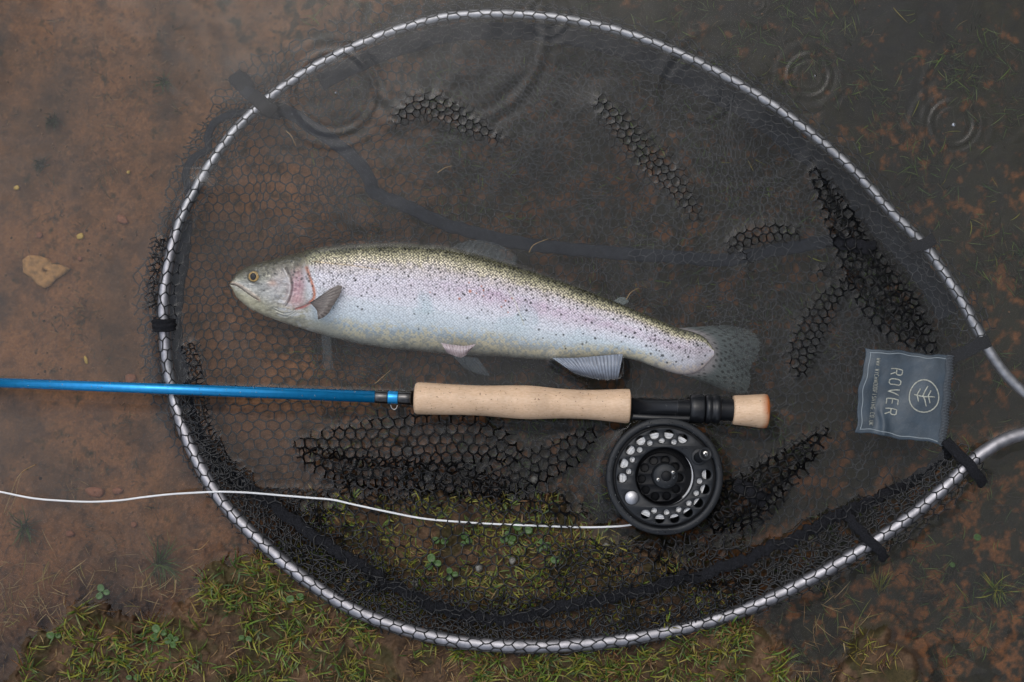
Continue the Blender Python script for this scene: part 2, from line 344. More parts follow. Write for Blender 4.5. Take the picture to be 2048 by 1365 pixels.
WIRES = []      # emerging net cord samples, used to draw up the water skin
def hexnet(mapfn, u0, u1, v0, v1, c, r, inside=None, jit=0.06, seed=1, knot=1.45, keep=1.0, sag=0.10, su=1.0, rec=True):
    rg = np.random.default_rng(seed); a = c / math.sqrt(3)
    ni = int((u1 - u0) / (c * su)) + 3; nj = int((v1 - v0) / (1.5 * a)) + 3
    i, j = np.meshgrid(np.arange(ni), np.arange(nj), indexing='ij')
    ax = (i + 0.5 * (j % 2)) * c * su + u0 - c; ay = j * 1.5 * a + v0 - a
    U = np.stack([ax, ax], -1); Vv = np.stack([ay, ay + a], -1)
    U = U + rg.normal(0, jit * c, U.shape); Vv = Vv + rg.normal(0, jit * c, Vv.shape)
    idn = lambda ii, jj, k: (ii * nj + jj) * 2 + k
    E = []
    ii, jj = i.ravel(), j.ravel()
    E.append(np.stack([idn(ii, jj, 0), idn(ii, jj, 1)], -1))
    m = jj < nj - 1; i2, j2 = ii[m], jj[m]; od = j2 % 2
    for off in (od, od - 1):
        t = i2 + off; ok = (t >= 0) & (t < ni)
        E.append(np.stack([idn(i2[ok], j2[ok], 1), idn(t[ok], j2[ok] + 1, 0)], -1))
    E = np.vstack(E); u = U.reshape(-1); v = Vv.reshape(-1)
    um = (u[E[:, 0]] + u[E[:, 1]]) / 2; vmm = (v[E[:, 0]] + v[E[:, 1]]) / 2
    ok = (um >= u0) & (um <= u1) & (vmm >= v0) & (vmm <= v1)
    if inside is not None: ok &= inside(um, vmm)
    if keep < 1: ok &= rg.random(len(E)) < keep
    E = E[ok]
    um = (u[E[:, 0]] + u[E[:, 1]]) / 2 + rg.normal(0, sag * a, len(E)); vmm = (v[E[:, 0]] + v[E[:, 1]]) / 2 + rg.normal(0, sag * a, len(E))
    Pn = mapfn(u, v); p0 = Pn[E[:, 0]]; p1 = Pn[E[:, 1]]; pm = mapfn(um, vmm)
    if rec:
        for q in (p0, pm): WIRES.append(q)
    n = 5; ang = np.linspace(0, 2 * math.pi, n, endpoint=False)
    T = p1 - p0; T /= np.linalg.norm(T, axis=1)[:, None] + 1e-12
    Nn = np.cross(np.array([0.03, 0.05, 1.0]), T); Nn /= np.linalg.norm(Nn, axis=1)[:, None] + 1e-9; B = np.cross(T, Nn)
    circ = np.cos(ang)[None, :, None] * Nn[:, None] + np.sin(ang)[None, :, None] * B[:, None]
    rings = []
    for p, rr in ((p0, knot * r), (p0 * .72 + pm * .28 if False else (p0 * .5 + pm * .5), r), (pm * .5 + p1 * .5, r), (p1, knot * r)):
        rings.append(p[:, None] + circ * rr)
    Vt = np.stack(rings, 1).reshape(-1, 3)         # E,4,n
    ne = len(E); base = (np.arange(ne) * 4 * n)[:, None, None]
    k = np.arange(3)[None, :, None]; q = np.arange(n)[None, None, :]; q2 = (q + 1) % n
    Ff = np.stack([base + k * n + q, base + (k + 1) * n + q, base + (k + 1) * n + q2, base + k * n + q2], -1).reshape(-1, 4)
    return Vt, [Ff]
def warpfn(amp, scale, seed, zf):
    def f(u, v):
        du = fbm(u, v, scale, 3, seed) * amp; dv = fbm(u, v, scale, 3, seed + 50) * amp
        x = u + du; y = v + dv
        return PA(x, y, zf(x, y))
    return f
CW = 1.35 * S       # cord radius
ringpoly = [(p[0], p[1]) for p in RS[::4] if not (p[0] > 1965)]
# bag floor on the lake bed, bulging out beyond the hoop at the left and top
FLOOR = [(300, 500), (283, 560), (280, 680), (290, 770), (330, 880), (400, 980), (560, 1060), (900, 1010), (1200, 1030), (1450, 1080), (1700, 1010), (1880, 900), (1925, 800), (1915, 640), (1850, 500),
         (1730, 350), (1560, 200), (1380, 90), (1150, 10), (900, -10), (760, 10), (640, 60), (500, 130), (440, 190), (390, 270), (350, 350), (320, 430)]
def zfloor(x, y):
    dm = dpoly(x, y, FLOOR, True)
    return gz(x, y) + 0.003 + 0.012 * sstep(60, 0, dm) * 0 + 0.006 * (fbm(x, y, 120, 3, 61) + 0.6)
parts = [hexnet(warpfn(26, 150, 71, zfloor), 240, 1960, -40, 1100, 20.5, CW * 1.15, lambda u, v: inpoly(u, v, FLOOR), jit=0.045, seed=2)]
parts.append(hexnet(warpfn(55, 110, 73, lambda x, y: zfloor(x, y) + 0.008), 560, 1900, 60, 760, 19, CW * 0.75, lambda u, v: inpoly(u, v, FLOOR) & (fbm(u, v, 170, 3, 64) > -0.02), seed=3))
parts.append(hexnet(warpfn(40, 90, 76, lambda x, y: zfloor(x, y) + 0.010), 285, 560, 120, 800, 17, CW * 0.9,
                    lambda u, v: inpoly(u, v, FLOOR) & (dpoly(u, v, [(690, 30), (560, 110), (470, 200), (400, 300), (345, 420), (310, 520), (300, 700), (330, 860)]) < 42), seed=13))
V, F = merge(parts)
tag(link('sunken_mesh', npmesh('sunken_mesh', V, F), M['net'], net), kind='stuff')

# upper sheet close under the surface, right half
UP = [(760, 330), (800, 180), (1000, 90), (1250, 110), (1480, 210), (1700, 380), (1830, 520), (1880, 660), (1800, 820), (1700, 960), (1560, 980), (1500, 760), (1380, 640), (1250, 560), (1040, 470), (860, 400)]
def zup(x, y): return -0.015 + 0.006 * fbm(x, y, 130, 3, 66)
parts = [hexnet(warpfn(45, 140, 81, zup), 740, 1900, 60, 1000, 18.5, CW * 0.42, lambda u, v: inpoly(u, v, UP) & (fbm(u, v, 150, 3, 67) > -.12), seed=4, keep=0.96)]
tag(link('floating_mesh', npmesh('floating_mesh', *merge(parts)), mat('sheen_tinted_cord', (0.012, 0.014, 0.019), .3, spec=.6), net), kind='stuff')  # lighter, bluer copy of the net cord: sheen put into its base colour

# folds of mesh that break the surface
def fold(spine, c, seed, h=0.006, r=CW,  base=-0.004, both=False, jit=0.07):
    r = r * 1.0; sp_ = spline(spine, 4)                        # x, y, halfwidth
    d = np.r_[0, np.cumsum(np.hypot(np.diff(sp_[:, 0]), np.diff(sp_[:, 1])))]
    T = np.gradient(sp_[:, :2], axis=0); T /= np.linalg.norm(T, axis=1)[:, None] + 1e-9
    def f(u, v):
        uc = np.clip(u, 0, d[-1]); x = np.interp(uc, d, sp_[:, 0]); y = np.interp(uc, d, sp_[:, 1])
        hw = np.interp(uc, d, sp_[:, 2]); tx = np.interp(uc, d, T[:, 0]); ty = np.interp(uc, d, T[:, 1])
        q = np.clip(v / np.maximum(hw, 3), -1.8, 1.8)
        z = base + (h - base) * (1 - q ** 2 * 0.62) * np.minimum(1, hw / 16) + fbm(u, v, 25, 2, seed) * 0.0012
        return PA(x - ty * v, y + tx * v, np.maximum(z, -0.016))
    ins = lambda u, v: np.abs(v) < np.interp(u, d, sp_[:, 2]) * 1.25 + 2
    mw = sp_[:, 2].max() * 1.3 + 4
    out = [hexnet(f, 0, d[-1], -mw, mw, c, r, ins, jit=jit, seed=seed)]
    if both:
        def f2(u, v):
            p = f(u + 7 + 6 * np.sin(v * .1), v * 0.9 + 5); p[:, 2] -= 0.004; return p
        out.append(hexnet(f2, 0, d[-1], -mw, mw, c * 0.93, r * 0.95, ins, jit=0.12, seed=seed + 1))
    return out
parts = []
parts += fold([(783, 252, 8), (812, 224, 20), (850, 208, 26), (893, 222, 26), (935, 248, 22), (980, 268, 14), (1025, 288, 5)], 16.5, 101, h=.0026, r=CW * .66, jit=.06)
parts += fold([(1188, 192, 8), (1225, 235, 24), (1278, 297, 32), (1330, 350, 32), (1374, 402, 20), (1402, 445, 5)], 17, 103, h=.0026, r=CW * .66, jit=.06)
parts += fold([(1446, 500, 8), (1488, 477, 17), (1540, 464, 18), (1602, 466, 8)], 17, 105, h=.0042, r=CW * 1.1, jit=.05)
parts += fold([(1476, 490, 12), (1492, 525, 12), (1492, 558, 4)], 16, 106, h=.0024, r=CW * .62, jit=.04)
parts += fold([(1614, 322, 5), (1648, 378, 18), (1682, 440, 28), (1706, 495, 34), (1742, 560, 46), (1788, 620, 48), (1836, 668, 30), (1872, 702, 8)], 22, 107, h=.009, r=CW * 1.4, jit=.07)
parts += fold([(1622, 330, 4), (1660, 385, 14), (1700, 450, 20), (1730, 510, 24), (1790, 590, 22), (1850, 670, 12)], 19, 207, h=.004, r=CW * 1.2, jit=.12)
parts += fold([(1712, 545, 12), (1672, 585, 18), (1632, 640, 28), (1604, 700, 30), (1600, 755, 10)], 17.5, 109, h=.0042, r=CW * 1.1, jit=.05)
parts += fold([(1618, 550, 5), (1650, 540, 9), (1700, 546, 8)], 15, 110, h=.003, r=CW)
parts += fold([(1655, 858, 6), (1620, 895, 20), (1570, 935, 30), (1520, 975, 42), (1470, 1020, 42), (1420, 1050, 20)], 21, 111, h=.011, r=CW * 1.4, both=True, jit=.08)
parts += fold([(1195, 858, 7), (1150, 895, 26), (1090, 925, 34), (1020, 955, 38), (960, 985, 30)], 21.5, 113, h=.009, r=CW * 1.35, jit=.07)
parts += fold([(588, 890, 8), (640, 890, 24), (720, 890, 42), (820, 885, 52), (900, 880, 52), (980, 885, 36), (1040, 915, 14)], 22.5, 115, h=.011, r=CW * 1.35, jit=.06)
parts += fold([(600, 905, 12), (660, 930, 26), (740, 945, 30), (830, 950, 30), (920, 960, 30), (1010, 985, 26)], 20, 117, h=.012, r=CW * 1.35, jit=.12)
tag(link('raised_folds', npmesh('raised_folds', *merge(parts)), mat('blackened_net_cord', (0.0022, 0.0024, 0.003), .2, spec=.22), net), kind='stuff')  # blackened copy of the net cord: sky reflection kept out of its tone

# lower net lying on the wet lawn between the folds and the hoop
LOW = [(640, 935), (760, 930), (900, 940), (1050, 965), (1130, 985), (1160, 1050), (1235, 1085), (1330, 1090), (1430, 1060), (1500, 1085), (1570, 1078), (1660, 1030), (1760, 990), (1860, 945), (1930, 915),
       (1945, 930), (1880, 985), (1800, 1050), (1700, 1115), (1600, 1170), (1500, 1217), (1400, 1250), (1300, 1272), (1200, 1287), (1100, 1294), (1000, 1293), (900, 1282), (800, 1257), (700, 1217),
       (600, 1152), (520, 1084), (450, 1012), (405, 942), (370, 865), (352, 800), (372, 790), (400, 850), (455, 930), (520, 975), (600, 990), (650, 985)]
BAND = [(495, 975, .006), (540, 1008, .012), (600, 1050, .015), (660, 1092, .017), (720, 1133, .019), (800, 1180, .020), (880, 1216, .021), (950, 1234, .021), (1010, 1238, .021), (1080, 1224, .021), (1150, 1210, .020),
        (1230, 1196, .020), (1320, 1170, .018), (1400, 1150, .016), (1480, 1122, .014), (1560, 1088, .012), (1630, 1055, .010), (1700, 1022, .007), (1770, 990, .002), (1830, 958, -.004), (1875, 925, -.006), (1898, 892, -.003)]
bpts = [(a, b) for a, b, _ in BAND]
def zlow(off):
    def f(x, y):
        g = np.maximum(gz(x, y), -0.002)
        dr = dpoly(x, y, ringpoly); rz = interp(x, [(350, .0), (420, .008), (520, .015), (700, .020), (1000, .022), (1300, .017), (1600, .011), (1950, .010)])
        k = np.exp(-dr / 45)
        return np.maximum(g + 0.004 + off + 0.0022 * fbm(x, y, 60, 3, 68), g + .001) * (1 - k) + (rz + 0.002 + off * .3) * k
    return f
inlow = lambda u, v: inpoly(u, v, LOW)
parts = [hexnet(warpfn(20, 120, 91, zlow(0.004)), 340, 1960, 780, 1310, 23.5, CW * 1.1, inlow, jit=.06, seed=21)]
near = lambda k: (lambda u, v: inlow(u, v) & (dpoly(u, v, ringpoly) < k))
parts.append(hexnet(warpfn(30, 80, 93, zlow(0.002)), 340, 1960, 780, 1310, 21, CW * 1.0, lambda u, v: inlow(u, v) & ((dpoly(u, v, ringpoly) < 105) | ((u > 1100) & (v > 1075))), jit=.08, seed=22))
parts.append(hexnet(warpfn(34, 70, 95, zlow(0.001)), 340, 1960, 780, 1310, 19.5, CW * 1.0, near(72), jit=.1, seed=23))
parts.append(hexnet(warpfn(30, 60, 97, zlow(0.006)), 360, 760, 780, 1200, 20, CW * 1.0, lambda u, v: inlow(u, v) & (dpoly(u, v, bpts) < 70), jit=.1, seed=24))
parts.append(hexnet(warpfn(16, 60, 99, zlow(0.013)), 470, 1860, 930, 1260, 21, CW * .95, lambda u, v: inlow(u, v) & (dpoly(u, v, bpts) < 26) & (fbm(u, v, 70, 3, 69) > -.1), jit=.09, seed=25))
tag(link('lower_mesh', npmesh('lower_mesh', *merge(parts)), M['net'], net), kind='stuff')

# sleeve of mesh pulled over the hoop
sel = np.where(~((RS[:, 0] > 1962)))[0]; i0, i1 = sel[0], sel[-1] + 1
rc = ringW[i0:i1]; rd = np.r_[0, np.cumsum(np.linalg.norm(np.diff(rc, axis=0), axis=1))] / S
Tt, Nn_, Bb = frames(rc); rr_ = ringR[i0:i1]; rsx = RS[i0:i1]
cen = np.array(P(1080, 640))
sgn = np.sign(np.sum((cen - rc)[:, :2] * Nn_[:, :2], axis=1)); Nin = Nn_ * sgn[:, None]
frac = rd / rd[-1]
def at_ring(px, py): return rd[np.argmin(np.hypot(rsx[:, 0] - px, rsx[:, 1] - py))]
wout = interp(rd, [(0, 44), (at_ring(1845, 488), 40), (at_ring(1700, 335), 52), (at_ring(1500, 182), 48), (at_ring(1200, 52), 36), (at_ring(900, 33), 34), (at_ring(525, 207), 34), (at_ring(352, 468), 34), (at_ring(330, 680), 30),
                   (at_ring(450, 1010), 20), (at_ring(1000, 1291), 22), (at_ring(1500, 1215), 24), (at_ring(1700, 1113), 40), (at_ring(1850, 1010), 52), (rd[-1], 40)])
win = interp(rd, [(0, 40), (at_ring(1500, 182), 60), (at_ring(1000, 28), 62), (at_ring(525, 207), 36), (at_ring(352, 468), 40), (at_ring(348, 795), 44), (at_ring(520, 1082), 40), (at_ring(1000, 1291), 40), (at_ring(1700, 1113), 44), (rd[-1], 44)])
def fsleeve(u, v):
    uc = np.clip(u, 0, rd[-1]); C = np.stack([np.interp(uc, rd, rc[:, k]) for k in range(3)], -1)
    N = np.stack([np.interp(uc, rd, Nin[:, k]) for k in range(3)], -1); R = np.interp(uc, rd, rr_) / S + 1.2
    ph0 = 1.15; ph = np.clip(v / R, -ph0, ph0); ex = np.sign(v) * np.maximum(np.abs(v) - ph0 * R, 0)
    off = R * np.sin(ph) + ex * 0.86; zz = R * np.cos(ph) - np.abs(ex) * 0.5
    wob = fbm(u, v, 40, 2, 77) * np.minimum(np.abs(ex) * .35, 6)
    p = C + N * (off + wob)[:, None] * S; p[:, 2] += (zz * S) + wob * S * 0.5
    return p
ins = lambda u, v: (v > -np.interp(u, rd, wout)) & (v < np.interp(u, rd, win))
SU = 1.38
p1 = hexnet(lambda a, b: fsleeve(b * SU, a), -60, 66, 0, rd[-1] / SU, 18.5, CW * .92, lambda a, b: ins(b * SU, a), jit=.06, seed=31)
tag(link('hoop_sleeve_mesh', npmesh('hoop_sleeve_mesh', *p1), mat('sky_lit_net_cord', (0.010, 0.011, 0.013), .34, spec=.45), net), kind='stuff')  # paler copy of the net cord: sky light put into its base colour
# bunched cord knots at the left of the hoop
LB = [(322, 478, 0), (312, 520, 0), (308, 570, 0), (306, 620, 0)]; RB = [(372, 690, 0), (388, 730, 0), (392, 790, 0), (412, 860, 0), (442, 925, 0), (470, 965, 0)]
parts = []
for k, ln in enumerate((LB, RB)):
    parts += fold([(a, b, 13 + 4 * k) for a, b, _ in ln], 12, 141 + k, h=.004, r=CW * 1.0, jit=.25)
tag(link('bunched_mesh', npmesh('bunched_mesh', *merge(parts)), M['net'], net), kind='stuff')

# fabric bands and straps
def band(name, pts, wpx, thick=0.003, bumps=0.0005, seed=1, m='band', step=3, label=None):
    sp_ = spline(pts, step); w_ = sp_[:, 3] if sp_.shape[1] > 3 else wpx
    C = PA(sp_[:, 0], sp_[:, 1], sp_[:, 2]); V, F = ribbon(C, np.asarray(w_) * S / 2, thick, 9, bumps, seed)
    o = link(name, npmesh(name, V, F), M[m], net)
    if label: o['label'] = label
    return o
band('rim_band', BAND, 23, .005, .0020, 3, step=2.5)
band('rim_band', [(478, 150, -.030), (492, 180, -.028), (530, 210, -.024), (580, 228, -.022), (640, 265, -.022), (695, 305, -.022), (735, 352, -.022), (750, 385, -.024), (800, 408, -.024), (870, 440, -.024), (950, 466, -.024), (1050, 488, -.024),
                  (1200, 504, -.024), (1350, 514, -.024), (1450, 520, -.024), (1550, 500, -.022), (1640, 486, -.018), (1700, 480, -.008)], 27, .003, .0006, 4, m='sunkband')
band('rim_band', [(560, 232, -.022), (500, 225, -.03), (440, 238, -.036), (418, 268, -.038), (414, 300, -.038), (382, 322, -.038), (372, 350, -.036), (378, 385, -.03)], 16, .003, .0004, 5, m='sunkband')
band('rim_band', [(372, 440, -.03), (364, 520, -.028), (352, 600, -.026), (350, 680, -.026), (362, 740, -.026), (378, 820, -.026), (410, 900, -.022), (455, 952, -.012), (495, 978, .002)], 30, .003, .0006, 6, m='sunkband')
rin = RS[::3]; 
def inset(d_, lo, hi, z):
    out = []
    for k in range(len(rc)):
        if lo <= rd[k] <= hi and k % 6 == 0:
            q = rc[k] + Nin[k] * d_ * S; out.append((q[0] / S / ((H - q[2]) / H) + 1024, 682.5 - q[1] / S / ((H - q[2]) / H), z))
    return out
band('rim_band', inset(36, at_ring(1945, 640), at_ring(1300, 83), -.030), 44, .003, .0008, 7, m='sunkband')
band('rim_band', inset(34, at_ring(1300, 83), at_ring(600, 152), -.032), 36, .003, .0008, 8, m='sunkband')
band('hoop_strap', [(1690, 1022, .010), (1712, 1050, .017), (1738, 1080, .020), (1758, 1102, .019), (1770, 1118, .012)], 20, .004, .0010, 9)
band('hoop_strap', [(1893, 882, .000), (1915, 905, .012), (1938, 930, .018), (1956, 952, .016), (1966, 968, .008)], 22, .004, .0006, 10, label='ribbed black strap folded over the hoop below the grey label')
band('hoop_strap', [(1880, 728, -.012), (1915, 712, -.008), (1950, 694, -.004), (1978, 682, -.008)], 26, .003, .0005, 11)
band('hoop_strap', [(1820, 498, -.012), (1845, 489, -.006), (1868, 478, -.010)], 24, .003, .0005, 12)
band('hoop_strap', [(505, 190, -.013), (526, 208, -.006), (548, 226, -.013)], 30, .003, .0005, 13)
band('hoop_strap', [(470, 148, -.030, 30), (478, 160, -.028, 38), (492, 172, -.028, 36), (500, 185, -.028, 24)], 30, .003, .0005, 14)
band('hoop_strap', [(1672, 478, .000), (1695, 488, .006), (1725, 492, .006), (1748, 496, .000)], 28, .004, .0014, 15)
band('hoop_strap', [(1470, 966, .002), (1500, 985, .007), (1530, 1006, .003)], 32, .005, .0016, 16)
# collar round the hoop at the left
def collar(px, py, length, extra, name='hoop_collar'):
    k = np.argmin(np.hypot(RS[:, 0] - px, RS[:, 1] - py)); lo = hi = k
    d = np.r_[0, np.cumsum(np.linalg.norm(np.diff(ringW, axis=0), axis=1))] / S; t = np.linspace(d[k] - length / 2, d[k] + length / 2, 12)
    C = np.stack([np.interp(t, d, ringW[:, j]) for j in range(3)], -1)
    prof = 1 + 0.06 * np.sin(np.linspace(0, 14, 12)); prof[0] *= .9; prof[-1] *= .9
    V, F = tube(C, (ringR[k] + extra * S) * prof, 28)
    V = V + (fbm(V[:, 0] / S * 1.0 + V[:, 2] * 900, V[:, 1] / S, 4, 3, 5) * 0.0012)[:, None] * np.array([1, 1, .5])
    link(name, npmesh(name, V, F), M['band'], net)
collar(329, 650, 24, 11)

# ------------------------------------------------------------------ sewn grey label
LC = [(1730, 696), (1896, 712), (1880, 889), (1709, 864)]
def lab(u, v, dz=0.0):
    """u 0..1 left to right, v 0..1 top to bottom"""
    u = np.asarray(u, float); v = np.asarray(v, float)
    x = (1 - v) * ((1 - u) * LC[0][0] + u * LC[1][0]) + v * ((1 - u) * LC[3][0] + u * LC[2][0])
    y = (1 - v) * ((1 - u) * LC[0][1] + u * LC[1][1]) + v * ((1 - u) * LC[3][1] + u * LC[2][1])
    x = x + 3 * np.sin(v * 9) * (1 - u) * 0.9 + 1.2 * np.sin(v * 23 + u * 3); y = y + 1.6 * np.sin(u * 11 + v * 2) + .8 * np.sin(u * 27)
    z = -0.0036 + 0.0012 * np.sin(u * 9 + 1.5 * v) * np.exp(-((v - .2) / .4) ** 2) - .0022 * np.exp(-((u - .22) / .07) ** 2 - ((v - .6) / .35) ** 2) + 0.0022 * np.exp(-((u - .3 - .25 * (v - .8)) / .05) ** 2) * sstep(.5, .85, v) + .0014 * fbm(u * 100, v * 100, 34, 3, 9)
    return PA(x, y, z + dz)
uu, vv = np.meshgrid(np.linspace(0, 1, 60), np.linspace(0, 1, 60), indexing='ij')
top = lab(uu.ravel(), vv.ravel()); bot = lab(uu.ravel(), vv.ravel(), -0.0006)
F1 = gridfaces(60, 60, flip=True); F2 = gridfaces(60, 60) + 3600
rimi = np.r_[np.arange(60) * 60, 59 * 60 + np.arange(1, 60), (np.arange(58, -1, -1)) * 60 + 59, np.arange(58, 0, -1)]
F3 = np.stack([rimi, np.roll(rimi, -1), np.roll(rimi, -1) + 3600, rimi + 3600], -1)
M['label'] = mat('grey_satin_label', tuple(lin([46, 64, 80])), 0.42, spec=0.5, bump=(350, 0.3, .0008), noise=(90, 0.75, 1.15))
M['print'] = mat('pale_print', tuple(lin([196, 196, 184])), 0.6, noise=(700, .55, 1.1))
M['thread'] = mat('pale_thread', tuple(lin([150, 160, 168])), 0.6)
labo = link('fabric_label', npmesh('fabric_label', np.vstack([top, bot]), [F1, F2, F3]), M['label'], net)
labo['label'] = 'grey satin maker label with pale lettering and tree emblem'
def labpx(x, y):      # inverse: pixel to u,v (by iteration)
    u, v = .5, .5
    for _ in range(30):
        q = lab(np.array([u, u + .01, u]), np.array([v, v, v + .01])); k = S * (H - q[:, 2]) / H
        xx = q[:, 0] / k + 1024; yy = 682.5 - q[:, 1] / k
        J = np.array([[(xx[1] - xx[0]) / .01, (xx[2] - xx[0]) / .01], [(yy[1] - yy[0]) / .01, (yy[2] - yy[0]) / .01]])
        du = np.linalg.solve(J, [x - xx[0], y - yy[0]]); u += .8 * du[0]; v += .8 * du[1]
    return u, v
def label_stroke(name, pts, wpx, m='print', closed=False, parent=None):
    P2 = [labpx(*p) for p in pts]; 
    if closed: P2.append(P2[0])
    P2 = np.array(P2); seg = []
    for a, b in zip(P2[:-1], P2[1:]):
        n = max(2, int(np.linalg.norm(b - a) * 40)); seg.append(a + (b - a) * np.linspace(0, 1, n, endpoint=False)[:, None])
    seg.append(P2[-1:]); Q = np.vstack(seg); C = lab(Q[:, 0], Q[:, 1], .0003)
    V, F = ribbon(C, wpx * S / 2, .0004, 3); return link(name, npmesh(name, V, F), M[m], parent or net)
def child_of(o, p):
    o.parent = p; o.location = (0, 0, 0); return o
def L2(o):            # re-hang a mesh built in world space under the label (sub-part)
    o.parent = labo; o.location = (0, 0, 0); return o
cx, cy = 1848, 792.5
ring = [(cx + 29.5 * math.cos(t) + 1.2 * math.sin(2 * t), cy + 32.5 * math.sin(t)) for t in np.linspace(0, 2 * math.pi, 28, endpoint=False)]
Lp = [(ring, True)] + [(q, False) for q in ([(1828, 789.5), (1870, 795)], [(1841, 778), (1834, 790.5), (1837, 804)], [(1856, 772.5), (1846, 791.5), (1852.5, 813.5)], [(1862, 781.5), (1856, 793), (1860, 807)])]
def strokes(lst, wpx):
    out = []
    for pts, closed in lst:
        P2 = [labpx(*p) for p in pts]
        if closed: P2.append(P2[0])
        P2 = np.array(P2); seg = []
        for a, b in zip(P2[:-1], P2[1:]):
            n = max(2, int(np.linalg.norm(b - a) * 50)); seg.append(a + (b - a) * np.linspace(0, 1, n, endpoint=False)[:, None])
        seg.append(P2[-1:]); Q = np.vstack(seg); out.append(ribbon(lab(Q[:, 0], Q[:, 1], .0004), wpx * S / 2, .0004, 3))
    return merge(out)
L2(link('tree_emblem', npmesh('tree_emblem', *strokes(Lp, 2.6)), M['print'], net))
# block capitals drawn as strokes: x along the word, y up the letter, unit box
GLY = {'R': [[(0, 0), (0, 1), (.75, 1), (.95, .88), (.95, .62), (.75, .5), (0, .5)], [(.5, .5), (1, 0)]], 'O': [[(.25, 0), (0, .15), (0, .85), (.25, 1), (.75, 1), (1, .85), (1, .15), (.75, 0), (.25, 0)]],
       'V': [[(0, 1), (.5, 0), (1, 1)]], 'E': [[(1, 1), (0, 1), (0, 0), (1, 0)], [(0, .5), (.8, .5)]], 'W': [[(0, 1), (.25, 0), (.5, .8), (.75, 0), (1, 1)]], 'Y': [[(0, 1), (.5, .5), (1, 1)], [(.5, .5), (.5, 0)]],
       'C': [[(1, .9), (.75, 1), (.25, 1), (0, .85), (0, .15), (.25, 0), (.75, 0), (1, .1)]], 'H': [[(0, 0), (0, 1)], [(1, 0), (1, 1)], [(0, .5), (1, .5)]], 'D': [[(0, 0), (0, 1), (.6, 1), (1, .8), (1, .2), (.6, 0), (0, 0)]],
       'F': [[(1, 1), (0, 1), (0, 0)], [(0, .5), (.8, .5)]], 'I': [[(.5, 0), (.5, 1)]], 'S': [[(1, .9), (.7, 1), (.2, 1), (0, .75), (.2, .52), (.8, .48), (1, .25), (.8, 0), (.2, 0), (0, .1)]],
       'N': [[(0, 0), (0, 1), (1, 0), (1, 1)]], 'G': [[(1, .9), (.7, 1), (.25, 1), (0, .85), (0, .15), (.25, 0), (.8, 0), (1, .2), (1, .5), (.6, .5)]], '.': [[(.4, 0), (.6, 0)]], 'U': [[(0, 1), (0, .15), (.25, 0), (.75, 0), (1, .15), (1, 1)]], 'K': [[(0, 0), (0, 1)], [(1, 1), (0, .45), (1, 0)]]}
def word(txt, start, end, height, wf, lw):
    """letters run from start to end (px), their tops point to the picture's right"""
    a = np.array(start, float); b = np.array(end, float); n = len(txt); st = (b - a) / n; dirn = st / np.linalg.norm(st); up = np.array([-dirn[1], dirn[0]]) * -1
    if up[0] < 0: up = -up
    L_ = []
    for k, ch in enumerate(txt):
        o = a + st * (k + .5) - dirn * np.linalg.norm(st) * wf / 2
        for g in GLY[ch]: L_.append(([tuple(o + dirn * np.linalg.norm(st) * wf * x + up * height * (y - .5)) for x, y in g], False))
    return strokes(L_, lw)
L2(link('brand_lettering', npmesh('brand_lettering', *word('ROVER', (1794.5, 735), (1780, 834), 23, .55, 2.4)), M['print'], net))
L2(link('web_address_lettering', npmesh('web_address_lettering', *word('WWW.WYCHWOODFISHING.CO.UK', (1757, 716), (1742, 852), 8, .62, 1.0)), M['print'], net))
def edge_line(u0, v0, u1, v1): 
    t = np.linspace(0, 1, 60); return lab(u0 + (u1 - u0) * t, v0 + (v1 - v0) * t, .0003)
st = [ribbon(edge_line(*e), .9 * S, .0005, 3) for e in ((.05, .04, .99, .04), (.06, .04, .05, .96), (.05, .95, .97, .97))]
L2(link('hem_stitching', npmesh('hem_stitching', *merge(st)), M['thread'], net))
hem = []
for k in range(64):
    v = k / 63; q = lab(np.array([.985, 1.075 - .01 * (k % 2)]), np.array([v, v + .01]), .0006); hem.append(tube(q, .9 * S if k % 2 else 1.2 * S, 5))
oe = L2(link('overlock_edge', npmesh('overlock_edge', *merge(hem)), mat('overlock_thread', tuple(lin([84, 92, 102])), .6), net))
L2(link('edge_binding', npmesh('edge_binding', *ribbon(lab(np.full(40, 1.03), np.linspace(-.01, 1.02, 40), -.0012), 8 * S, .002, 5, .0003, 4)), M['band'], net))

# ------------------------------------------------------------------ trout
TOP = [(459, 566), (463, 556), (477, 543), (505, 529), (542, 519), (590, 507), (618, 499), (675, 491), (760, 487), (845, 489), (901, 495), (944, 506), (1000, 521), (1106, 556), (1209, 595), (1297, 632), (1355, 656), (1385, 664), (1410, 676), (1428, 700)]
BOT = [(459, 572), (463, 582), (477, 599), (505, 621), (547, 639), (590, 653), (647, 671), (703, 685), (760, 695), (845, 704), (930, 711), (1000, 714), (1106, 722), (1180, 722), (1253, 718), (1312, 736), (1341, 745), (1370, 750), (1400, 742), (1428, 712)]
NXF = 800; NT = 190; NB = 24
xs = 459 + (1428 - 459) * (0.5 - 0.5 * np.cos(np.linspace(0, math.pi, NXF))) * 0.12 + (1428 - 459) * np.linspace(0, 1, NXF) * 0.88
tp = smooth_interp(xs, TOP); bt = smooth_interp(xs, BOT)
end = np.sqrt(np.clip((xs - 459) / 14, 0, 1)); mid = (tp + bt) / 2; tp = mid + (tp - mid) * np.maximum(end, .05); bt = mid + (bt - mid) * np.maximum(end, .05)
half = (bt - tp) / 2
qt = np.sin(np.linspace(-math.pi / 2, math.pi / 2, NT)) * .35 + np.linspace(-1, 1, NT) * .65     # -1 back .. 1 belly
qb = np.linspace(1, -1, NB)[1:-1]
ztop = interp(xs, [(459, -.013), (520, -.008), (600, -.0045), (640, .0015), (760, .004), (1000, .005), (1300, .003), (1390, .0), (1428, -.006)])
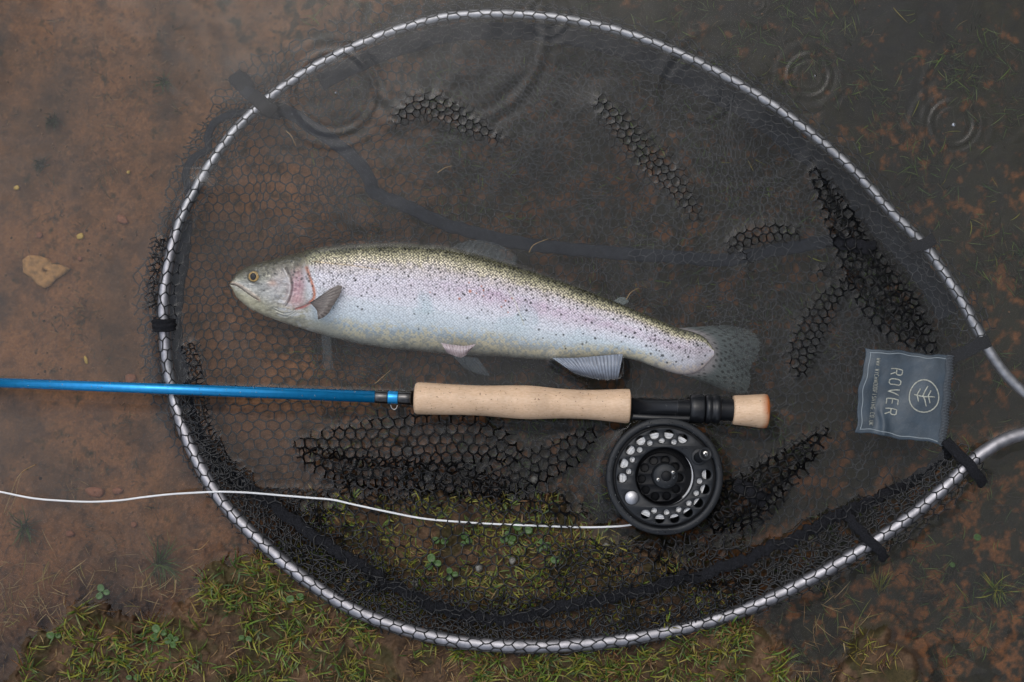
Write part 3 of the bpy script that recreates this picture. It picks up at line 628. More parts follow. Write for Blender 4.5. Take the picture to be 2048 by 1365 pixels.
bth = half * S * interp(xs, [(459, .75), (520, .62), (620, .52), (1000, .5), (1300, .42), (1380, .32), (1428, .12)])
def fishz(qv, i_x, sign):
    z = sign * bth[i_x] * (1 - np.abs(qv) ** 2.7) ** (1 / 2.7) - 0.20 * qv * half[i_x] * S
    zmax = bth[i_x] * 1.0 + 0.05 * half[i_x] * S
    return z - zmax + ztop[i_x]
IX = np.arange(NXF)[:, None] + np.zeros((1, NT), int); Q = np.zeros((NXF, 1)) + qt[None]
FX = xs[IX]; FY = mid[IX] + Q * half[IX]; FZ = fishz(Q, IX, 1)
# painted albedo
t = (Q + 1) / 2
def ramp(t, pts):
    p = np.array([a for a, _ in pts]); c = np.array([lin(b) for _, b in pts]); return np.stack([np.interp(t, p, c[:, k]) for k in range(3)], -1)
tn = t + 0.035 * fbm(FX, FY, 40, 3, 111) + .03 * fbm(FX, FY, 8, 2, 118)
body = ramp(tn, [(0, (62, 62, 48)), (.06, (104, 102, 78)), (.11, (168, 162, 128)), (.175, (206, 196, 170)), (.225, (212, 202, 200)), (.33, (228, 225, 232)), (.5, (230, 228, 236)), (.6, (228, 232, 240)), (.75, (216, 226, 234)), (.84, (168, 180, 188)), (.9, (176, 176, 166)), (.96, (150, 152, 144)), (1, (112, 112, 104))])
shift = interp(FX, [(459, 0), (1000, 0), (1300, .05), (1428, .0)])
pink = np.exp(-((t - .40 - .02 * np.sin(FX / 90)) / .10) ** 2) * sstep(620, 760, FX) * (0.55 + .45 * fbm(FX, FY * 2, 70, 3, 112) + .25 * sstep(850, 1100, FX))
def mixc(a, c, m): m = np.clip(m, 0, 1)[..., None]; return a * (1 - m) + np.asarray(c) * m
body = mixc(body, lin([206, 160, 190]), pink * (.18 + .42 * np.exp(-((FX - 1040) / 190) ** 2)) * (1 + .5 * fbm(FX, FY, 10, 3, 119)))
body = mixc(body, lin([176, 206, 212]), .4 * sstep(.1, .5, fbm(FX, FY, 50, 3, 113)) * np.exp(-((t - .55) / .16) ** 2))
cream = sstep(.0, .2, fbm(FX, FY, 4.5, 3, 114) + .05 + .3 * fbm(FX, FY, 30, 2, 120)) * sstep(.70, .82, t + .06 * fbm(FX, FY, 60, 2, 3)) * sstep(1.0, .9, t) * sstep(640, 700, FX)
body = mixc(body, lin([224, 212, 178]), cream * .7)
scaleamt = sstep(.0, .05, t) * sstep(606, 630, FX - 6 * np.sin(FY / 6)) * interp(t, [(0, .9), (.17, 1.0), (.25, .62), (.5, .46), (.75, .28), (.9, .15), (1, .05)]) * sstep(1430, 1405, FX)
hgt = np.zeros_like(FX)
# tail end: pinkish with dark fine marks
te = sstep(1260, 1400, FX); body = mixc(body, lin([190, 170, 180]), te * .55 * sstep(.2, .4, t))
# head
hm = sstep(628, 604, FX + 8 * np.sin((FY - 490) / 30))
head = ramp(t, [(0, (62, 60, 46)), (.18, (96, 92, 68)), (.3, (146, 143, 128)), (.45, (176, 174, 170)), (.65, (178, 175, 168)), (.82, (176, 170, 148)), (.95, (184, 178, 156)), (1, (140, 136, 120))])
head = head * (1 + .55 * fbm(FX, FY, 14, 4, 115) + .45 * fbm(FX, FY, 4, 2, 116))[..., None]
head = mixc(head, lin([214, 214, 214]), .85 * sstep(.02, .35, fbm(FX * .6 + FY * .5, FY - FX * .4, 7, 3, 121)) * sstep(530, 560, FX) * sstep(.25, .4, t))
head = mixc(head, lin([96, 100, 102]), .5 * sstep(.08, .4, fbm(FX * .5 - FY * .3, FY * 1.2, 9, 3, 122)) * sstep(.45, .6, t) * sstep(520, 550, FX))
def dist(pts): return dpoly(FX, FY, [tuple(p[:2]) for p in spline(pts, 3)])
def stroke(c, pts, wd, color, op, soft=1.0, height=0.0):
    global hgt
    m = np.exp(-(dist(pts) / wd) ** 2) * op
    if height: hgt = hgt + m / max(op, .01) * height
    return mixc(c, lin(color), m)
def blob(c, x, y, rx, ry, rot, color, op, pw=2):
    a = math.radians(rot); dx = FX - x; dy = FY - y; u = (dx * math.cos(a) + dy * math.sin(a)) / rx; v = (-dx * math.sin(a) + dy * math.cos(a)) / ry
    return mixc(c, lin(color), np.exp(-(u * u + v * v) ** (pw / 2)) * op)
head = blob(head, 598, 572, 20, 34, 8, (190, 120, 138), .62, 3)
head = blob(head, 596, 600, 24, 14, -15, (216, 160, 160), .6)
head = blob(head, 613, 588, 9, 18, 12, (196, 204, 196), .55)
head = blob(head, 560, 560, 18, 30, 20, (196, 180, 184), .5)
head = blob(head, 545, 567, 9, 6, 0, (206, 160, 140), .6)
head = blob(head, 500, 600, 40, 12, 35, (200, 192, 160), .7)
head = blob(head, 470, 556, 14, 10, 0, (104, 100, 90), .5)
head = blob(head, 514, 534, 30, 7, -15, (108, 100, 74), .6)
head = stroke(head, [(567, 537), (576, 556), (580, 575), (575, 596), (566, 608)], 2.0, (222, 214, 212), .7, height=.0006)
head = stroke(head, [(572, 537), (582, 556), (585, 576), (580, 598), (572, 612)], 1.6, (70, 60, 62), .8, height=-.0008)
head = stroke(head, [(545, 580), (548, 598), (560, 606)], 1.6, (206, 204, 200), .5)
head = stroke(head, [(461, 569), (474, 572), (490, 583), (505, 594), (516, 600)], 1.3, (64, 48, 40), .95, height=-.0010)
head = stroke(head, [(463, 565), (480, 571), (498, 583), (514, 595), (519, 602)], 2.6, (186, 150, 128), .5, height=.0004)
for k in range(5):
    head = stroke(head, [(548 + 2 * k, 622 + 4 * k - 6), (565 + 2 * k, 630 + 3 * k - 6), (582, 629 + 2 * k - 6), (596, 618 + 2 * k - 4)], 1.1, (110, 114, 116) if k % 2 else (214, 210, 196), .7, height=(-.0004 if k % 2 else .0002))
for k in range(9):
    a0 = 582 + k * 3.6; head = stroke(head, [(a0, 540 + k), (a0 + 3, 560), (a0 + 1, 585), (a0 - 5, 606)], .8, (224, 190, 196) if k % 2 else (150, 84, 104), .28)
hgt = hgt + hm * (.0006 * fbm(FX, FY, 16, 4, 130) + .0004 * fbm(FX * .7 + FY * .5, FY - FX * .3, 5, 3, 131))
head = mixc(head, lin([58, 58, 50]), .75 * np.exp(-(np.hypot(FX - 507, (FY - 551) * 1.1) / 19.0) ** 4) )
head = mixc(head, lin([70, 66, 48]), .7 * sstep(.26, .08, t + .05 * fbm(FX, FY, 12, 3, 133)))
comb = body * (1 - hm[..., None]) + head * hm[..., None]
comb = blob(comb, 560, 640, 40, 8, 18, (196, 190, 166), .5)
comb = blob(comb, 640, 655, 40, 14, 20, (176, 176, 164), .75)
comb = stroke(comb, [(605, 503), (612, 520), (618, 545), (624, 570), (627, 590), (620, 604), (606, 614), (588, 620)], 1.6, (60, 44, 44), .5, height=-.0009)
comb = stroke(comb, [(613, 536), (620, 556), (628, 580), (628, 596), (620, 606)], 3.0, (214, 124, 84), .95, height=.0006)
comb = stroke(comb, [(622, 604), (610, 613), (592, 618)], 2.2, (190, 92, 84), .8)
comb = stroke(comb, [(606, 512), (612, 534), (620, 560)], 1.4, (70, 62, 56), .6)
comb = stroke(comb, [(625, 523), (660, 527), (700, 531), (760, 540)], 1.2, (196, 166, 110), .6)
# lateral line
comb = stroke(comb, [(632, 545), (760, 556), (900, 568), (1050, 604), (1200, 648), (1380, 700)], 1.0, (150, 132, 160), .25)
# black spots, half hidden by the next scale, so they read as crescents
rs = np.random.default_rng(5); cnt = 0; flat = comb.reshape(-1, 3); fx = FX.ravel(); fy = FY.ravel()
colx = xs
def spot(x, y, r, cres, op, c=(26, 26, 26)):
    i = np.searchsorted(colx, [x - r * 2, x + r * 2]); i[0] = max(i[0], 0); sl = slice(i[0], i[1] + 1)
    sx = FX[sl]; sy = FY[sl]; d = np.hypot(sx - x, sy - y); m = sstep(r + .8, r - .8, d)
    if cres: m = m * (1 - sstep(r * .95 + .7, r * .95 - .7, np.hypot(sx - x + r * .85, sy - y + r * .25)) * .95)
    comb[sl] = mixc(comb[sl], lin(c), m * op)
for gx_ in np.arange(622, 1425, 8.6):
    kx = np.searchsorted(xs, gx_); a0, a1 = tp[min(kx, NXF - 1)], bt[min(kx, NXF - 1)]
    for gy_ in np.arange(a0 + 3, a1, 7.2):
        tt = (gy_ - a0) / (a1 - a0)
        pr = np.interp(tt, [0, .1, .17, .25, .33, .45, .6, .72, .8], [1.0, 1.0, .9, .6, .30, .20, .08, .03, 0])
        pr += np.interp(gx_, [1000, 1150, 1400], [0, .06, .28]) * (tt < .85) * (tt > .2) + (gx_ < 700) * .18 * (tt > .25) * (tt < .55)
        if rs.random() < pr:
            spot(gx_ + rs.uniform(-3, 3), gy_ + rs.uniform(-2.6, 2.6), (rs.uniform(1.3, 2.4) + .2 * (gx_ > 1050)) * (1 if tt > .2 else .9), rs.random() < .6, rs.uniform(.85, 1), (14, 14, 16))
for _ in range(70):
    x = rs.uniform(515, 622); k = np.searchsorted(xs, x); tt = rs.uniform(.04, .42) if x > 555 else rs.uniform(.04, .28)
    spot(x, tp[k] + tt * (bt[k] - tp[k]), rs.uniform(1.2, 2.6), False, rs.uniform(.4, .85), (40, 38, 34))
for x, y in ((528, 582), (523, 569), (487, 572), (490, 556)): spot(x, y, 1.8, False, .7, (40, 38, 34))
for x, y, r in ((940, 583, 3.2), (938, 566, 1.6), (963, 573, 2), (967, 581, 2), (919, 598, 2.6), (953, 587, 1.6), (967, 592, 1.4), (1011, 602, 2), (1003, 614, 2), (1024, 597, 2), (1016, 625, 1.6), (860, 585, 1.4)): spot(x, y, r, False, .8, (196, 110, 64))
comb = stroke(comb, [(1018, 582), (1030, 604), (1048, 650)], 1.3, (210, 210, 190), .6)
comb = np.clip(comb * 1.12, 0, .9)
# underside
IXb = np.arange(NXF)[:, None] + np.zeros((1, len(qb)), int); Qb = np.zeros((NXF, 1)) + qb[None]
BX = xs[IXb]; BY = mid[IXb] + Qb * half[IXb]; BZ = fishz(Qb, IXb, -1)
FZ = FZ + hgt + scaleamt * 0
AX = np.hstack([FX, BX]); AY = np.hstack([FY, BY]); AZ = np.hstack([FZ, BZ])
colA = np.concatenate([comb, np.broadcast_to(lin([150, 150, 140]), BX.shape + (3,))], 1)
# scale coordinates follow the body: arc along x, distance across
sa = np.concatenate([scaleamt, np.zeros_like(BX)], 1)
slope = np.gradient(mid, xs)
su_ = AX * 1.0; sv_ = AY - mid[np.concatenate([IX, IXb], 1)]
n_ring = AX.shape[1]
ptsA = PA(AX.ravel(), AY.ravel(), AZ.ravel())
fm = npmesh('body', ptsA, [gridfaces(NXF, n_ring, True), np.arange(n_ring)[None, ::-1], ((NXF - 1) * n_ring + np.arange(n_ring))[None]],
            colors=colA.reshape(-1, 3), extra={'scale_uv': np.stack([su_.ravel() / 1000, sv_.ravel() / 1000 + .5, sa.ravel()], -1)})
def fish_mat():
    m = bpy.data.materials.new('trout_skin'); m.use_nodes = True; n = m.node_tree; b = n.nodes['Principled BSDF']; K = n.links.new
    a = n.nodes.new('ShaderNodeAttribute'); a.attribute_name = 'paint'; s_ = n.nodes.new('ShaderNodeAttribute'); s_.attribute_name = 'scale_uv'
    sx = n.nodes.new('ShaderNodeSeparateXYZ'); K(s_.outputs['Vector'], sx.inputs[0])
    # rotate 45 degrees: diamond rows of scales
    def math_(op, a_, b_):
        q = n.nodes.new('ShaderNodeMath'); q.operation = op
        for i, v in enumerate((a_, b_)):
            if isinstance(v, (int, float)): q.inputs[i].default_value = v
            else: K(v, q.inputs[i])
        return q.outputs[0]
    xx = math_('MULTIPLY', sx.outputs[0], 150.0); yy = math_('MULTIPLY', sx.outputs[1], 172.0)
    cb = n.nodes.new('ShaderNodeCombineXYZ'); K(math_('ADD', xx, yy), cb.inputs[0]); K(math_('SUBTRACT', xx, yy), cb.inputs[1])
    vo = n.nodes.new('ShaderNodeTexVoronoi'); vo.voronoi_dimensions = '2D'; vo.inputs['Scale'].default_value = 1.0; vo.inputs['Randomness'].default_value = 0.55; K(cb.outputs[0], vo.inputs['Vector'])
    rim = n.nodes.new('ShaderNodeMapRange'); rim.inputs[1].default_value = 0.30; rim.inputs[2].default_value = 0.62; rim.inputs[3].default_value = 1.18; rim.inputs[4].default_value = 0.22; K(vo.outputs['Distance'], rim.inputs[0])
    sc = n.nodes.new('ShaderNodeSeparateColor'); K(vo.outputs['Color'], sc.inputs[0])
    var = n.nodes.new('ShaderNodeMapRange'); var.inputs[3].default_value = 0.78; var.inputs[4].default_value = 1.2; K(sc.outputs[0], var.inputs[0])
    pat = math_('MULTIPLY', rim.outputs[0], var.outputs[0])
    mx = n.nodes.new('ShaderNodeMix'); mx.data_type = 'FLOAT'; K(sx.outputs[2], mx.inputs[0]); mx.inputs[2].default_value = 1.0; K(pat, mx.inputs[3])
    sv = n.nodes.new('ShaderNodeVectorMath'); sv.operation = 'SCALE'; K(a.outputs['Color'], sv.inputs[0]); K(mx.outputs[0], sv.inputs['Scale'])
    K(sv.outputs[0], b.inputs['Base Color'])
    b.inputs['Roughness'].default_value = 0.3; b.inputs['Metallic'].default_value = 0.12; b.inputs['Specular IOR Level'].default_value = 0.5
    b.inputs['Coat Weight'].default_value = 0.25; b.inputs['Coat Roughness'].default_value = 0.12
    wn = n.nodes.new('ShaderNodeTexNoise'); wn.inputs['Scale'].default_value = 260; wn.inputs['Detail'].default_value = 5; tcc = n.nodes.new('ShaderNodeTexCoord'); K(tcc.outputs['Object'], wn.inputs['Vector'])
    wr_ = n.nodes.new('ShaderNodeMapRange'); wr_.inputs[1].default_value = .38; wr_.inputs[2].default_value = .62; wr_.inputs[3].default_value = .12; wr_.inputs[4].default_value = .5; K(wn.outputs[0], wr_.inputs[0]); K(wr_.outputs[0], b.inputs['Roughness'])
    bp = n.nodes.new('ShaderNodeBump'); bp.inputs['Distance'].default_value = 0.0008; K(math_('MULTIPLY', sx.outputs[2], 0.6), bp.inputs['Strength'])
    K(rim.outputs[0], bp.inputs['Height']); K(bp.outputs[0], b.inputs['Normal'])
    return m
M['fish'] = fish_mat()
fish = empty('rainbow_trout', P(940, 610, -.03), 'silver rainbow trout with black specks and pink flank lying on its side in the net', 'fish')
link('body', fm, M['fish'], fish)

def fin_mat(name, alpha):
    m = mat(name, rough=.3, spec=.5, attr='paint'); n = m.node_tree; b = n.nodes['Principled BSDF']
    a = n.nodes.new('ShaderNodeAttribute'); a.attribute_name = 'veil'; n.links.new(a.outputs['Fac'], b.inputs['Alpha']); return m
M['fin'] = fin_mat('fin_membrane', 1)
def fin(name, base, tip, z0, z1, cf, parent=fish, nu=60, nv=30, thick=.0012, rays=22, alphaf=None, arch=0.0, label=None):
    """Membrane between a root line and a free margin, folded into rays; both lines are pixel points."""
    b_ = spline(base, 2); t_ = spline(tip, 2)
    def res(p, n):
        d = np.r_[0, np.cumsum(np.hypot(np.diff(p[:, 0]), np.diff(p[:, 1])))]; q = np.linspace(0, d[-1], n); return np.stack([np.interp(q, d, p[:, k]) for k in range(2)], -1)
    b_ = res(b_, nu); t_ = res(t_, nu); v = np.linspace(0, 1, nv)[None, :, None]
    g = b_[:, None] * (1 - v) + t_[:, None] * v; u = np.linspace(0, 1, nu)[:, None] + 0 * v[..., 0]; vv_ = v[..., 0] + 0 * u
    jag = .012 * np.sin(u * rays * 2 * math.pi) + .03 * fbm(u * 100, vv_, 6, 2, 3)
    g = b_[:, None] * (1 - v * (1 + jag[..., None] * (v > .8))) + t_[:, None] * v * (1 + jag[..., None] * (v > .8))
    z = z0 * (1 - vv_) + z1 * vv_ + arch * np.sin(vv_ * math.pi) + .00016 * np.cos(u * rays * 2 * math.pi) * np.minimum(1, vv_ * 4)
    th = thick * (1 - .75 * vv_) * np.clip(np.minimum(u, 1 - u) * 12, .15, 1)
    A = PA(g[..., 0], g[..., 1], z + th / 2); Bq = PA(g[..., 0], g[..., 1], z - th / 2)
    c = cf(g[..., 0], g[..., 1], u, vv_); al = np.clip(alphaf(u, vv_) if alphaf else np.ones_like(u), 0, 1)
    V = np.vstack([A.reshape(-1, 3), Bq.reshape(-1, 3)]); n0 = nu * nv
    rim_ = np.r_[np.arange(nu) * nv, (nu - 1) * nv + np.arange(1, nv), np.arange(nu - 2, -1, -1) * nv + nv - 1, np.arange(nv - 2, 0, -1)]
    Fq = [gridfaces(nu, nv, flip=True), gridfaces(nu, nv) + n0, np.stack([rim_, np.roll(rim_, -1), np.roll(rim_, -1) + n0, rim_ + n0], -1)]
    me = npmesh(name, V, Fq, colors=np.vstack([c.reshape(-1, 3)] * 2), extra={'veil': np.tile(al.ravel(), 2)})
    o = link(name, me, M['fin'], parent)
    if label: o['label'] = label
    return o
def rays_c(c1, c2, rays, k=.5): return lambda x, y, u, v: (lin(c1) + (lin(c2) - lin(c1)) * (.5 + .5 * np.sin(u * rays * 2 * math.pi + 2 * fbm(x, y, 20, 2, 3)))[..., None]) * (1 + .3 * fbm(x, y, 8, 3, 5))[..., None]
def tailc(x, y, u, v):
    c = lin([76, 84, 84]) + (lin([100, 108, 108]) - lin([76, 84, 84])) * (.5 + .5 * np.sin(u * 34 * 2 * math.pi))[..., None]
    c = mixc(c, lin([168, 158, 160]), sstep(.30, .0, v) * .8)
    gx2 = v * 9.5; gy2 = u * 15 + .5 * (np.floor(gx2) % 2); hx = gx2 - np.floor(gx2) - .5; hy = gy2 - np.floor(gy2) - .5
    rnd = vnoise(np.floor(gx2) * 7.3 + .5, np.floor(gy2) * 3.7 + .5, 9)
    sp_ = sstep(.34, .2, np.hypot(hx * .8, hy * 1.25)) * (rnd > .35) * sstep(.02, .1, v)
    return mixc(c, lin([34, 36, 36]), sp_ * .85)
fin('tail_fin', [(1352, 657), (1388, 665), (1414, 682), (1422, 703), (1412, 728), (1392, 744), (1366, 750)], [(1455, 650), (1500, 662), (1522, 684), (1512, 715), (1500, 738), (1502, 765), (1490, 786), (1452, 783), (1415, 768)], -.009, -.021, tailc, nu=150, nv=80, rays=34,
    alphaf=lambda u, v: .92 - .6 * v ** 1.5)
fin('pectoral_fin', [(612, 612), (618, 606), (626, 612), (634, 622)], [(664, 576), (679, 571), (684, 580), (670, 606), (654, 630), (636, 640)], .0035, .008, rays_c((92, 86, 82), (136, 126, 120), 11), nu=70, nv=40, rays=11, thick=.0022, arch=.003, label='grey pectoral fin lying across the near flank')
fin('pelvic_fin', [(882, 686), (905, 690), (930, 692), (952, 688)], [(894, 706), (908, 712), (926, 715), (942, 700)], .0005, -.001, rays_c((168, 152, 154), (192, 180, 184), 12), nu=60, nv=30, rays=10, thick=.002, arch=.003, label='pale pinkish pelvic fin on the near side')
fin('pelvic_fin', [(905, 712), (925, 712), (955, 716)], [(930, 738), (955, 748), (978, 752), (972, 738)], -.026, -.030, rays_c((90, 100, 108), (120, 132, 140), 8), rays=8, alphaf=lambda u, v: .38 - .2 * v, label='blurred sunken pelvic fin on the far side')
fin('anal_fin', [(1104, 716), (1150, 716), (1200, 712), (1246, 708)], [(1150, 748), (1185, 757), (1212, 760), (1237, 757)], .000, .001, lambda x, y, u, v: mixc(rays_c((104, 112, 126), (142, 152, 168), 19)(x, y, u, v), lin([60, 66, 78]), .75 * sstep(.7, 1.0, v + .15 * (1 - u))), nu=90, nv=40, rays=17, thick=.0022, arch=.003)
fin('dorsal_fin', [(900, 499), (940, 508), (990, 524), (1030, 536)], [(918, 486), (955, 480), (1000, 490), (1036, 515)], -.014, -.020, rays_c((70, 78, 84), (110, 118, 122), 12), rays=12, alphaf=lambda u, v: .30 - .18 * v)
fin('adipose_fin', [(1225, 603), (1238, 607), (1246, 612)], [(1240, 594), (1252, 596), (1258, 604)], -.012, -.014, rays_c((110, 120, 120), (130, 140, 140), 3), nu=20, nv=12, rays=2, alphaf=lambda u, v: .4 + 0 * v)
fin('pectoral_fin', [(642, 668), (652, 670), (662, 673)], [(648, 735), (656, 742), (666, 736)], -.028, -.036, rays_c((88, 94, 96), (112, 118, 120), 5), nu=30, nv=30, rays=5, alphaf=lambda u, v: .26 - .12 * v, label='blurred sunken pectoral fin hanging from the far side')
# eye
def dome(px, py, rx, ry, z, hgt_, m, name, parent, flat=0.0, n=28, tilt=0):
    a = np.linspace(0, 2 * math.pi, n, endpoint=False); rr2 = np.linspace(1, 0.02, 9)
    g = np.array([[px + rx * r * math.cos(t_), py + ry * r * math.sin(t_), z + hgt_ * math.sqrt(max(0, 1 - r * r))] for r in rr2 for t_ in a])
    low = np.array([[px + rx * math.cos(t_), py + ry * math.sin(t_), z - .0015] for t_ in a]); g = np.vstack([low, g])
    V = PA(g[:, 0], g[:, 1], g[:, 2]); return link(name, npmesh(name, V, [gridfaces(10, n, True, flip=True), np.arange(n)[None, ::-1], (9 * n + np.arange(n))[None]]), m, parent)
kx = np.searchsorted(xs, 507); qe = (553 - mid[kx]) / half[kx]; ze = float(fishz(np.array([qe]), np.array([kx]), 1)[0])
M['iris'] = mat('gold_iris', tuple(lin([190, 150, 76])), .35, metal=.0, noise=(900, .6, 1.2)); M['pupil'] = mat('dark_pupil', tuple(lin([10, 14, 20])), .25, spec=.15)
M['socket'] = mat('eye_socket', tuple(lin([84, 80, 66])), .4)
eye = dome(507, 553, 13.0, 12.5, ze - .0004, .0012, M['socket'], 'eye', fish)
def sub(o): 
    loc = o.location.copy(); o.parent = eye; o.location = (0, 0, 0); return o
sub(dome(507.5, 553.5, 10.6, 10.2, ze + .0007, .0008, M['iris'], 'iris', fish)); sub(dome(506.5, 553.5, 6.4, 7.4, ze + .0012, .0009, M['pupil'], 'pupil', fish))

# ------------------------------------------------------------------ fly rod
RA = np.array(P(-60, 763.8, .0115)); RB = np.array(P(1535, 823, .0085)); RT = (RB - RA) / np.linalg.norm(RB - RA)
def rp(px, dz=0):   # point on the rod axis at picture x
    t_ = (px + 60) / 1595; return RA + (RB - RA) * t_ + np.array([0, 0, dz])
rod = empty('fly_fishing_rod', rp(760), 'blue fly rod with long cork grip and black reel seat floating below the trout', 'fishing rod')
def turned(name, prof, m, parent=rod, n=44, caps=True):
    A = rp(prof[0][0]); pr = [((p[0] - prof[0][0]) / 1595 * np.linalg.norm(RB - RA), p[1] * S) for p in prof]
    V, F = lathe(A, A + RT, pr, n); F = F if caps else F[:1]; return link(name, npmesh(name, V, F), M[m] if isinstance(m, str) else m, parent)
turned('blank', [(-60, 9.6), (300, 10.6), (750, 12.2)], 'blue')
turned('thread_wrapping', [(749, 12.4), (751, 13.0), (773, 13.2), (775, 12.7)], 'gloss')
turned('thread_wrapping', [(775, 12.8), (776, 13.0), (794, 13.0), (795, 12.8)], 'blue')
turned('thread_wrapping', [(795, 12.8), (797, 13.2), (810, 13.6), (829, 14.2)], 'gloss')
k1 = rp(787); hk = [];
for a in np.linspace(-.2, math.pi + .2, 18): hk.append(k1 + RT * (-6.5 * math.cos(a)) * S + np.array([0, -1, 0]) * (13 + 11 * max(0, math.sin(a)) ** .8) * S + np.array([0, 0, -.001]))
hk = [k1 + RT * -6.5 * S + np.array([0, -9 * S, 0])] + hk + [k1 + RT * 6.5 * S + np.array([0, -9 * S, 0])]
link('hook_keeper', npmesh('hook_keeper', *tube(np.array(hk), .95 * S, 8)), M['steel'], rod)
def cork_mat(name, burnt=False):
    m = bpy.data.materials.new(name); m.use_nodes = True; n = m.node_tree; b = n.nodes['Principled BSDF']; K = n.links.new
    tcn = n.nodes.new('ShaderNodeTexCoord'); mp = n.nodes.new('ShaderNodeMapping'); K(tcn.outputs['Object'], mp.inputs[0]); mp.inputs['Scale'].default_value = (.35, 1, 1)
    f = n.nodes.new('ShaderNodeTexNoise'); f.inputs['Scale'].default_value = 900; f.inputs['Detail'].default_value = 4; K(mp.outputs[0], f.inputs['Vector'])
    r = n.nodes.new('ShaderNodeValToRGB'); r.color_ramp.elements[0].position = .3; r.color_ramp.elements[1].position = .7
    r.color_ramp.elements[0].color = (*lin([222, 186, 150]), 1); r.color_ramp.elements[1].color = (*lin([240, 208, 176]), 1); K(f.outputs[0], r.inputs[0])
    g = n.nodes.new('ShaderNodeTexNoise'); g.inputs['Scale'].default_value = 60; K(tcn.outputs['Object'], g.inputs['Vector'])
    g2 = n.nodes.new('ShaderNodeMapRange'); g2.inputs[1].default_value = .3; g2.inputs[2].default_value = .7; g2.inputs[3].default_value = .84; g2.inputs[4].default_value = 1.08; K(g.outputs[0], g2.inputs[0])
    v = n.nodes.new('ShaderNodeVectorMath'); v.operation = 'SCALE'; K(r.outputs[0], v.inputs[0]); K(g2.outputs[0], v.inputs['Scale'])
    pz = n.nodes.new('ShaderNodeTexNoise'); pz.inputs['Scale'].default_value = 620; pz.inputs['Detail'].default_value = 2; pz.inputs['Roughness'].default_value = .4; K(tcn.outputs['Object'], pz.inputs['Vector'])
    pr = n.nodes.new('ShaderNodeMapRange'); pr.inputs[1].default_value = .67; pr.inputs[2].default_value = .74; K(pz.outputs[0], pr.inputs[0])
    mx = n.nodes.new('ShaderNodeMix'); mx.data_type = 'RGBA'; K(pr.outputs[0], mx.inputs[0]); K(v.outputs[0], mx.inputs[6]); mx.inputs[7].default_value = (*lin([120, 88, 62]), 1)
    out = mx.outputs[2]
    if burnt:
        sx = n.nodes.new('ShaderNodeSeparateXYZ'); K(tcn.outputs['Object'], sx.inputs[0]); ad = n.nodes.new('ShaderNodeMath'); ad.operation = 'MULTIPLY_ADD'; K(g.outputs[0], ad.inputs[0]); ad.inputs[1].default_value = .008; K(sx.outputs[0], ad.inputs[2])
        m2 = n.nodes.new('ShaderNodeMapRange'); xe = P(1535, 823, .008)[0]; m2.inputs[1].default_value = xe - .0025; m2.inputs[2].default_value = xe + .0035; K(ad.outputs[0], m2.inputs[0])
        m3 = n.nodes.new('ShaderNodeMix'); m3.data_type = 'RGBA'; K(m2.outputs[0], m3.inputs[0]); K(out, m3.inputs[6]); m3.inputs[7].default_value = (*lin([176, 96, 40]), 1); out = m3.outputs[2]
    K(out, b.inputs['Base Color']); b.inputs['Roughness'].default_value = .42; b.inputs['Specular IOR Level'].default_value = .45
    bp = n.nodes.new('ShaderNodeBump'); bp.inputs['Strength'].default_value = .35; bp.inputs['Distance'].default_value = .0004; bp.invert = True; K(pr.outputs[0], bp.inputs['Height']); K(bp.outputs[0], b.inputs['Normal'])
    return m
cork = cork_mat('cork'); 
prof = smooth = [(827, 20), (828, 27), (833, 31), (840, 31.8), (870, 31.2), (900, 30.4), (935, 29.8), (965, 30.0), (1000, 31.6), (1030, 33.0), (1058, 33.4), (1085, 32.0), (1115, 29.8), (1150, 28.9), (1185, 29.6), (1215, 31.4), (1245, 33.8), (1254, 34.2), (1258, 33.0), (1259.5, 27)]
# the grip is turned from glued cork rings, each one a piece
pp = spline(prof, 2.0); ringsx = [827] + [827 + 31 * k for k in range(1, 14)] + [1259.5]
grip = None
for k in range(len(ringsx) - 1):
    a, b = ringsx[k], ringsx[k + 1]; q = [(x, r) for x, r in pp if a < x < b]
    ra = np.interp(a, pp[:, 0], pp[:, 1]); rb = np.interp(b, pp[:, 0], pp[:, 1])
    o = turned('cork_ring', [(a, ra - .0)] + [(x, r) for x, r in q if x > a + 1 and x < b - 1] + [(b, rb - .0)], cork, caps=False)
turned('reel_seat', [(1256, 17), (1352, 17), (1353, 18.6)] + [(1354 + .5 * k, 18.6 - (k % 4 in (2, 3)) * 1.3) for k in range(54)] + [(1382, 18)], 'black')
turned('locking_ring', [(1378, 26), (1380, 28.5), (1388, 29), (1404, 29), (1407, 27.5), (1408, 24)], 'black', n=36)
turned('locking_ring', [(1409, 24), (1410, 29.5), (1418, 30), (1421, 27.5), (1425, 27), (1428, 29.6), (1437, 29), (1440, 24)], 'black', n=14)
turned('seat_thread', [(1440, 22)] + [(1441 + .5 * k, 22.4 - (k % 4 in (2, 3)) * 1.4) for k in range(54)] + [(1469, 22)], 'black')
turned('fighting_butt', [(1465, 22), (1466, 28), (1469, 29.2), (1490, 30.6), (1515, 33), (1528, 34.3), (1533, 33.6), (1535.5, 29), (1536, 10)], cork_mat('burnt_edge_cork', True))
